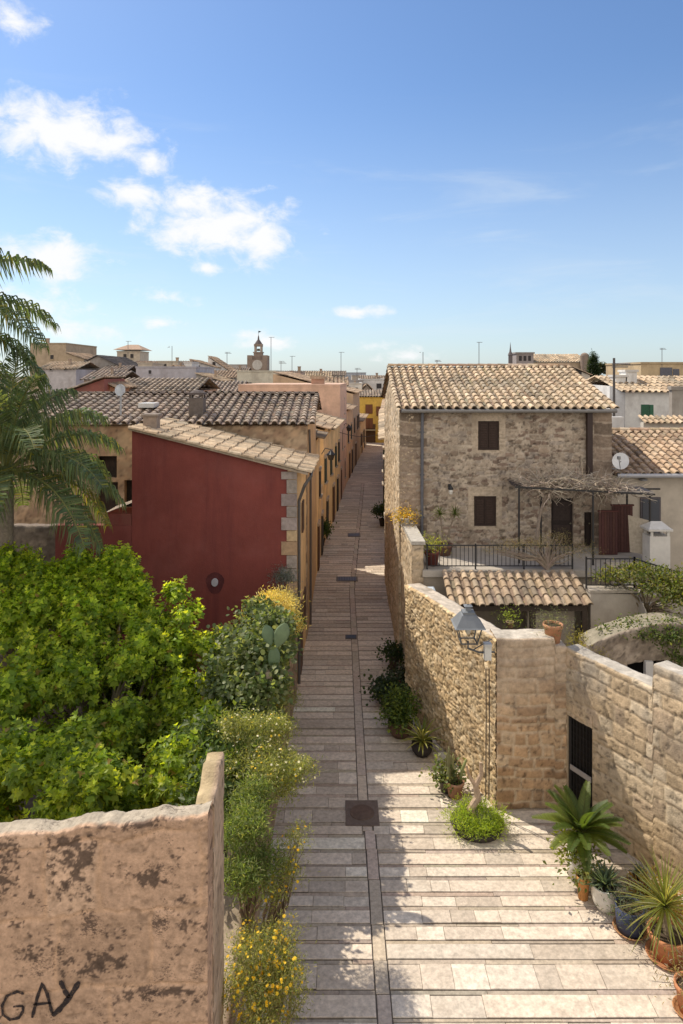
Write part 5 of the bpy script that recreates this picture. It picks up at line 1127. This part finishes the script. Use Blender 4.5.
# --- prickly pear
t=thing('prickly_pear','pale green prickly pear with two upright oval pads above the ivy like shrub','cactus',(-1.4,14.3,2.5))
def pad(p,tilt,w,h,yaw,c=(.13,.19,.105)):
    b=MB(); V=[];Fs=[]; p=Vector(p); ay=Vector((math.sin(tilt),0,math.cos(tilt))); ax=Vector((math.cos(tilt)*math.cos(yaw),math.sin(yaw),-math.sin(tilt)*math.cos(yaw))).normalized(); an=ax.cross(ay)
    nu,nv=12,8
    for i in range(nv+1):
        v=i/nv; rr=math.sin(math.pi*min(1,max(0,v*.97+.015)))**.7*(.75+.35*v); 
        for j in range(nu): a=2*math.pi*j/nu; V.append(p+ay*h*v+ax*math.cos(a)*w*.5*rr+an*math.sin(a)*.045*rr)
    for i in range(nv):
        for j in range(nu): Fs.append((i*nu+j,i*nu+(j+1)%nu,(i+1)*nu+(j+1)%nu,(i+1)*nu+j))
    b.mesh(V,Fs,c); return b
q=W(274,645,14.2)
pad((q.x,q.y,q.z-.55),.0,.29,.52,.3).build('pad','leaf' if False else 'pot',t,True); pad((q.x-.06,q.y,q.z+.0),-.28,.28,.43,.4).build('pad','pot',t,True); pad((q.x+.06,q.y,q.z-.05),.35,.34,.54,.2,(.16,.22,.12)).build('pad','pot',t,True)
# --- creepers at the right
CRP=[(.13,.16,.035),(.09,.13,.03),(.17,.18,.05),(.2,.19,.07)]
shrub('creeper','green creeper spilling over the black yard fence at the right edge',[lobe(640,575,18.4,.7,.5,.32),lobe(668,590,18,.8,.6,.5),lobe(610,578,18.9,.4,.4,.2),lobe(690,600,17.6,.8,.6,.7)],620,8,.09,CRP,3101,'ovate',cat='creeper',base=(8.2,18.4,3.0),nl=26)
shrub('creeper','dark green creeper hanging over the arched outhouse top',[lobe(650,630,16.9,.55,.5,.22),lobe(678,640,16.6,.6,.5,.6),lobe(625,632,17,.25,.4,.12),lobe(612,632,17,.22,.4,.1),lobe(640,628,17,.4,.5,.18),lobe(685,665,16.4,.45,.4,.5)],420,8,.085,[(.07,.11,.03),(.10,.14,.035),(.13,.15,.05)],3111,'ovate',cat='creeper',base=(8.3,16.9,2.6),nl=20)
shrub('dry_creeper','tangled brown leafless creeper along the terrace railing',[(tuple(W(530,545,19.95)),(.9,.2,.16)),(tuple(W(575,552,19.9)),(.7,.3,.3)),(tuple(W(555,540,20.1)),(.4,.3,.28)),(tuple(W(500,550,19.95)),(.5,.12,.14))],420,7,.06,[(.28,.22,.12),(.2,.17,.09),(.16,.16,.06),(.34,.27,.17)],3121,'narrow',m='dryleaf',cat='creeper',base=(6.0,19.9,TZ),nl=80,lc=(.3,.24,.19))
shrub('wall_weeds','small yellowish weeds at the foot of the yard wall above the gate wall',[lobe(580,643,17.2,.2,.2,.3),lobe(590,652,16.8,.35,.25,.12)],110,7,.08,[(.3,.27,.06),(.2,.2,.05)],3131,'narrow',cat='weeds',base=(5.9,17,2.2),nl=10)
t=thing('cypress','slim dark cypress tree on the right skyline beside the church turret','tree',(XX(593,100),100,0))
foliage('crown',t,[lobe(593,371,100,.62,.62,2.6),lobe(593,362,100,.45,.45,1.6),lobe(593,380,100,.7,.7,2.6)],900,6,.35,[(.025,.045,.02),(.035,.055,.025)],3141,'narrow',shell=.3); limbs('trunk',t,(XX(593,100),100,0),[lobe(593,365,100,.1,.1,1)],1,.2,3142)
shrub('distant_trees','dark rounded tree beside the cypress on the right skyline',[lobe(600,371,102,1.0,1,1.2)],200,6,.4,[(.05,.06,.035),(.07,.075,.04)],3151,cat='tree')
# ================================================================== POTTED PLANTS
TERRA=(.46,.20,.095)
def pot(mb,x,y,z,r,h,c,style='taper'):
    pr={'taper':[(0,.0),(r*.72,0),(r*.95,h*.82),(r*1.06,h*.83),(r*1.06,h),(r*.92,h),(r*.88,h*.86),(0,h*.86)],
        'round':[(0,0),(r*.6,0),(r*.9,h*.3),(r*1.0,h*.6),(r*.92,h*.95),(r*.98,h),(r*.85,h),(r*.8,h*.88),(0,h*.88)],
        'cyl':[(0,0),(r*.9,0),(r*.95,h*.5),(r,h),(r*.9,h),(r*.88,h*.9),(0,h*.9)]}[style]
    mb.lathe(pr[:-2]+[pr[-2]],(x,y,z),c,22)
def potted(label,px,py,r,h,c,style='taper',z=None,d=None,name='potted_plant',group='potted plants along the walls',saucer=None):
    d=d or (H-(z or 0))*F/(py-375); x=XX(px,d); z=z or 0
    t=thing(name,label,'potted plant',(x,d,z),group); b=MB()
    if saucer: s=MB(); s.lathe([(0,.005),(r*1.0,.005),(r*1.16,.05),(r*1.1,.055),(r*1.0,.02),(0,.02)],(x,d,z),saucer,20); s.build('saucer','pot',t,True); z+=.02
    pot(b,x,d,z,r,h,c,style); b.build('pot','pot',t,True)
    s=MB(); s.lathe([(r*.87,h*.87),(0,h*.9)],(x,d,z),(.07,.05,.035),16); s.build('soil','earth',t)
    return t,x,d,z+h
def rosette(parent,name,base,n,l,w,els,pal,seed,curve=.0,segs=4,m='leaf',tipw=.15,fold=.3):
    rg=random.Random(seed); b=MB(); base=Vector(base)
    for k in range(n):
        a=k*2.39996+rg.uniform(-.2,.2); e=els[0]+(els[1]-els[0])*(k/n)+rg.uniform(-.1,.1); ll=l*rg.uniform(.8,1.12); c=jit(rg.choice(pal),.18,rg)
        hd=Vector((math.cos(a),math.sin(a),0)); p=base.copy(); ee=e; sd=Vector((-math.sin(a),math.cos(a),0)); prev=None
        for s in range(segs+1):
            f=s/segs; ww=w*(1-(1-tipw)*f**1.6)*(.75+.6*f if f<.4 else 1.0); 
            if s==segs: ww=w*.04
            nn=hd*-math.sin(ee)+Vector((0,0,math.cos(ee))); cur=(p-sd*ww*.5+nn*ww*fold,p.copy(),p+sd*ww*.5+nn*ww*fold)
            if prev: b.face([prev[0],prev[1],cur[1],cur[0]],c); b.face([prev[1],prev[2],cur[2],cur[1]],tuple(v*.93 for v in c))
            prev=cur; p=p+(hd*math.cos(ee)+Vector((0,0,math.sin(ee))))*(ll/segs); ee-=curve/segs
    return b.build(name,m,parent)
def cycad(parent,base,n,l,seed,pal):
    rg=random.Random(seed); base=Vector(base)
    for k in range(n):
        mb=MB(); a=k*2.39996+rg.uniform(-.15,.15); e=1.25-1.2*(k/n)+rg.uniform(-.1,.1); hd=Vector((math.cos(a),math.sin(a),0)); p=base.copy(); pts=[p.copy()]; ll=l*rg.uniform(.85,1.1)
        for s in range(8): p=p+(hd*math.cos(e)+Vector((0,0,math.sin(e))))*(ll/8); e-=.085; pts.append(p.copy())
        mb.tube(pts,[.014*(1-.8*s/8) for s in range(9)],(.17,.18,.05),4,False); c0=rg.choice(pal)
        for s in range(1,8):
            for j in range(6):
                q=pts[s].lerp(pts[s+1],j/6); tt=(pts[s+1]-pts[s]).normalized(); sd=tt.cross(Vector((0,0,1))).normalized(); f=(s+j/6)/8; le=.145*l*math.sin(math.pi*(.18+.75*f))+.02
                for sg in (-1,1):
                    dd=(sd*sg*.85+tt*.5+tt.cross(sd)*-.0+Vector((0,0,.28))).normalized(); mb.face([q-tt*.009,q+tt*.016,q+dd*le+tt*.01,q+dd*le*.96],jit(c0,.15,rg))
        mb.build('frond','leaf',parent)
AG=[(.13,.185,.155),(.17,.22,.18),(.10,.15,.13)]
# right hand group by the gate wall
t,x,y,z=potted('sago palm in a tall white pot in front of the iron gate',579,892,.22,.50,(.66,.64,.60),'cyl',d=12.95)
b=MB(); b.tube([(x,y,z-.1),(x+.03,y,z+.12),(x+.05,y,z+.34)],[.11,.12,.10],(.12,.09,.06),9); b.build('stem','bark',t); cycad(t,(x+.05,y,z+.32),30,.88,4001,[(.09,.135,.03),(.07,.11,.028),(.13,.17,.04)])
foliage('undergrowth',t,[((x-.08,y-.1,z+.08),(.17,.15,.10))],40,7,.09,[(.16,.2,.03),(.22,.25,.05)],4002)
t,x,y,z=potted('small leafy succulent in a slim orange terracotta pot below the sago palm',583,890,.12,.42,(.50,.24,.08),'taper',d=12.4)
foliage('foliage',t,[((x,y,z+.08),(.14,.14,.12))],26,7,.09,[(.12,.15,.05),(.17,.19,.07)],4003)
t,x,y,z=potted('blue grey agave in a round white pot',605,908,.235,.42,(.64,.61,.55),'round')
rosette(t,'rosette',(x,y,z-.02),52,.40,.075,(1.35,.05),AG,4004,.15,4)
t,x,y,z=potted('low grey succulent in a glossy dark blue pot with saucer',630,930,.245,.40,(.045,.055,.10),'cyl',saucer=(.40,.21,.1))
foliage('foliage',t,[((x,y,z),(.22,.22,.14))],70,7,.09,[(.11,.14,.1),(.15,.17,.13),(.08,.11,.06)],4005,'narrow'); 
t,x,y,z=potted('aloe with short pale spikes in a small pot tucked behind the blue pot',640,897,.17,.26,(.55,.52,.46),'taper',d=12.6)
rosette(t,'rosette',(x,y,z-.02),22,.26,.05,(1.3,.3),AG,4006,.1,3)
t,x,y,z=potted('large spiky yucca with long narrow leaves in a terracotta pot',668,968,.30,.40,TERRA,'taper',d=11.15,saucer=(.42,.19,.09))
b=MB(); b.tube([(x,y,z-.1),(x-.02,y,z+.2),(x-.05,y,z+.42)],[.07,.065,.06],(.2,.16,.11),8); b.build('stem','bark',t)
rosette(t,'leaves',(x-.05,y,z+.40),110,.86,.036,(1.5,-.55),[(.17,.2,.06),(.21,.24,.08),(.13,.16,.045),(.27,.27,.11)],4007,.55,5)
t,x,y,z=potted('terracotta pot of small dry flowers nearest the camera at the right edge',690,1012,.21,.40,TERRA,'taper',saucer=(.45,.22,.1))
foliage('foliage',t,[((x,y,z+.05),(.2,.2,.16))],50,7,.08,[(.16,.17,.06),(.25,.2,.1),(.3,.25,.2)],4008,'narrow')
shrub('ground_weeds','yellow orange dry weeds growing at the foot of the pale block wall',[lobe(650,900,12.3,.22,.3,.35),lobe(668,905,12,.2,.3,.4)],130,7,.14,[(.3,.2,.05),(.35,.22,.06),(.2,.17,.05)],4009,'narrow',cat='weeds',base=(5.9,12.2,0),nl=14)
# along the rubble wall
t=thing('planted_trough','low dark oval planter overflowing with bright green feathery plants by the pier','planter',(XX(478,14.3),14.3,0))
x,y=XX(477,14.35),14.35; b=MB(); b.lathe([(0,0),(.5,0),(.54,.1),(.56,.12),(.5,.12),(.46,.08),(0,.08)],(x,y,0),(.06,.05,.045),22); b.build('pot','pot',t,True)
foliage('foliage',t,[((x-.36,y-.12,.26),(.34,.28,.22)),((x+.30,y-.12,.25),(.36,.28,.24)),((x,y-.34,.18),(.5,.24,.2)),((x-.05,y+.1,.34),(.35,.2,.2))],520,8,.075,[(.26,.36,.04),(.32,.42,.05),(.38,.47,.07),(.2,.29,.035)],4101,'narrow',spread=.07,shell=.25)
b=MB(); b.tube([(x-.06,y,.15),(x-.14,y-.02,.4),(x+.02,y,.62),(x-.02,y+.03,.85),(x+.1,y+.03,1.1),(x+.08,y+.02,1.35)],[.10,.085,.08,.065,.05,.03],(.42,.31,.22),8); b.tube([(x-.02,y+.03,.85),(x-.16,y+.03,1.05),(x-.22,y,1.3)],[.05,.035,.02],(.42,.31,.22),6); b.build('driftwood_stem','bark',t)
t,x,y,z=potted('tall green cactus cluster in an old terracotta pot beside the low trough',455,786,.2,.36,(.40,.22,.14),'taper',d=15.4)
b=MB(); rg=random.Random(8)
for k in range(7):
    a=rg.uniform(-.13,.13); e=rg.uniform(-.1,.1); h=rg.uniform(.35,.8); b.tube([(x+a,y+e,z-.08),(x+a*1.5,y+e,z+h*.5),(x+a*1.9+.05,y+e,z+h*.92),(x+a*1.95+.05,y+e,z+h)],[.03,.036,.03,.008],jit((.22,.22,.10),.25,rg),7)
b.build('cactus_stems','pot',t,True)
t,x,y,z=potted('bushy grey green jade plant in a small dark pot left of the terracotta cactus pot',446,776,.16,.26,(.10,.08,.07),'taper',d=15.6)
foliage('foliage',t,[((x,y,z+.08),(.17,.17,.2))],80,7,.07,[(.10,.14,.05),(.14,.18,.07),(.18,.2,.09)],4103,'round')
t,x,y,z=potted('variegated yellow striped agave in a black pot beside the sunlit wall',422,750,.27,.34,(.035,.03,.03),'round',d=17.1)
rosette(t,'rosette',(x,y,z-.02),40,.66,.07,(1.4,.05),[(.22,.25,.07),(.33,.34,.14),(.15,.19,.05)],4104,.7,5)
t,x,y,z=potted('large dark leafy shrub in a brown pot, widest of the shaded row',400,727,.32,.42,(.13,.075,.05),'round',d=18.0)
foliage('foliage',t,[((x-.02,y,z+.06),(.26,.25,.22)),((x+.05,y+.2,z+.36),(.22,.22,.24))],230,8,.10,[(.07,.115,.03),(.10,.15,.035),(.16,.21,.04)],4105,'ovate')
t,x,y,z=potted('blackish green rounded bush in a dark pot, outermost of the shaded row',389,700,.26,.36,(.06,.05,.045),'round',d=19.6)
foliage('foliage',t,[((x,y,z+.06),(.29,.27,.22))],190,8,.09,[(.04,.07,.04),(.045,.07,.035),(.06,.09,.04)],4106,'round')
t,x,y,z=potted('small bush in a reddish pot against the house wall, between the shaded bushes',403,678,.2,.36,(.20,.08,.055),'taper',d=20.6)
foliage('foliage',t,[((x,y,z+.06),(.18,.18,.16))],90,7,.07,[(.04,.055,.035),(.06,.075,.04)],4107,'round')
t,x,y,z=potted('dark trailing plant in a small pot, furthest of the shaded row by the stone house',394,662,.18,.5,(.10,.07,.06),'taper',d=22.0)
foliage('foliage',t,[((x,y,z+.0),(.26,.2,.2))],100,7,.08,[(.035,.06,.025),(.05,.08,.03)],4108,'round')
t,x,y,z=potted('green bush in a dark pot below the left facades, far up the street',321,545,.24,.42,(.05,.045,.045),'taper',d=38)
foliage('foliage',t,[((x,y,z+.4),(.34,.34,.55))],220,7,.14,[(.06,.10,.02),(.08,.13,.03),(.045,.075,.02)],4109,'ovate')
t,x,y,z=potted('dark plant in a pot on the right side of the street beyond the stone house',383,515,.26,.45,(.07,.05,.045),'taper',d=43)
foliage('foliage',t,[((x,y,z+.4),(.45,.4,.5))],150,7,.16,[(.04,.065,.025),(.06,.085,.03)],4110,'ovate')
# on walls and terrace
t,x,y,z=potted('low grey succulent in a terracotta pot standing on the corner pier',553,638,.21,.40,(.50,.25,.14),'taper',z=3.55,d=15.25)
foliage('foliage',t,[((x,y,z),(.22,.2,.13))],80,7,.07,[(.15,.17,.1),(.2,.22,.15),(.11,.13,.07)],4201,'narrow')
t,x,y,z=potted('yellow flowering plant in a white bowl on the far end of the parapet',405,527,.19,.22,(.6,.58,.55),'taper',z=4.70,d=22.0)
foliage('foliage',t,[((x,y,z+.0),(.24,.18,.08))],90,7,.07,[(.55,.36,.06),(.48,.33,.07),(.32,.27,.08)],4202,'ovate')
t,x,y,z=potted('yellow green upright plant in a dark red pot inside the terrace railing',432,561,.22,.42,(.16,.05,.04),'taper',z=TZ,d=20.4)
foliage('foliage',t,[((x,y,z+.12),(.10,.10,.22))],60,7,.10,[(.26,.3,.05),(.2,.26,.04),(.32,.33,.08)],4203,'narrow')
t,x,y,z=potted('twin stemmed young dracaena in a brown pot against the stone facade',444,560,.28,.34,(.2,.11,.08),'taper',z=TZ,d=21.6)
for k,(px,py) in enumerate(((440,512),(455,512))):
    q=W(px,py,21.6); b=MB(); b.tube([(x+.05*k,y,z-.05),((x+q.x)/2,y,(z+q.z)/2-.05),(q.x,q.y,q.z-.05)],[.03,.025,.022],(.25,.2,.15),6); b.build('stem','bark',t)
    rosette(t,'leaves',(q.x,q.y,q.z-.08),34,.36,.035,(1.4,-.4),[(.10,.14,.04),(.14,.18,.06)],4204+k,.5,4)
t,x,y,z=potted('small bright green plant on the ledge under the tiled canopy',510,621,.1,.15,(.3,.2,.12),'taper',z=3.0,d=17.6)
foliage('foliage',t,[((x,y,z+.06),(.06,.06,.13))],40,6,.06,[(.3,.42,.05),(.36,.48,.07)],4207,'narrow')
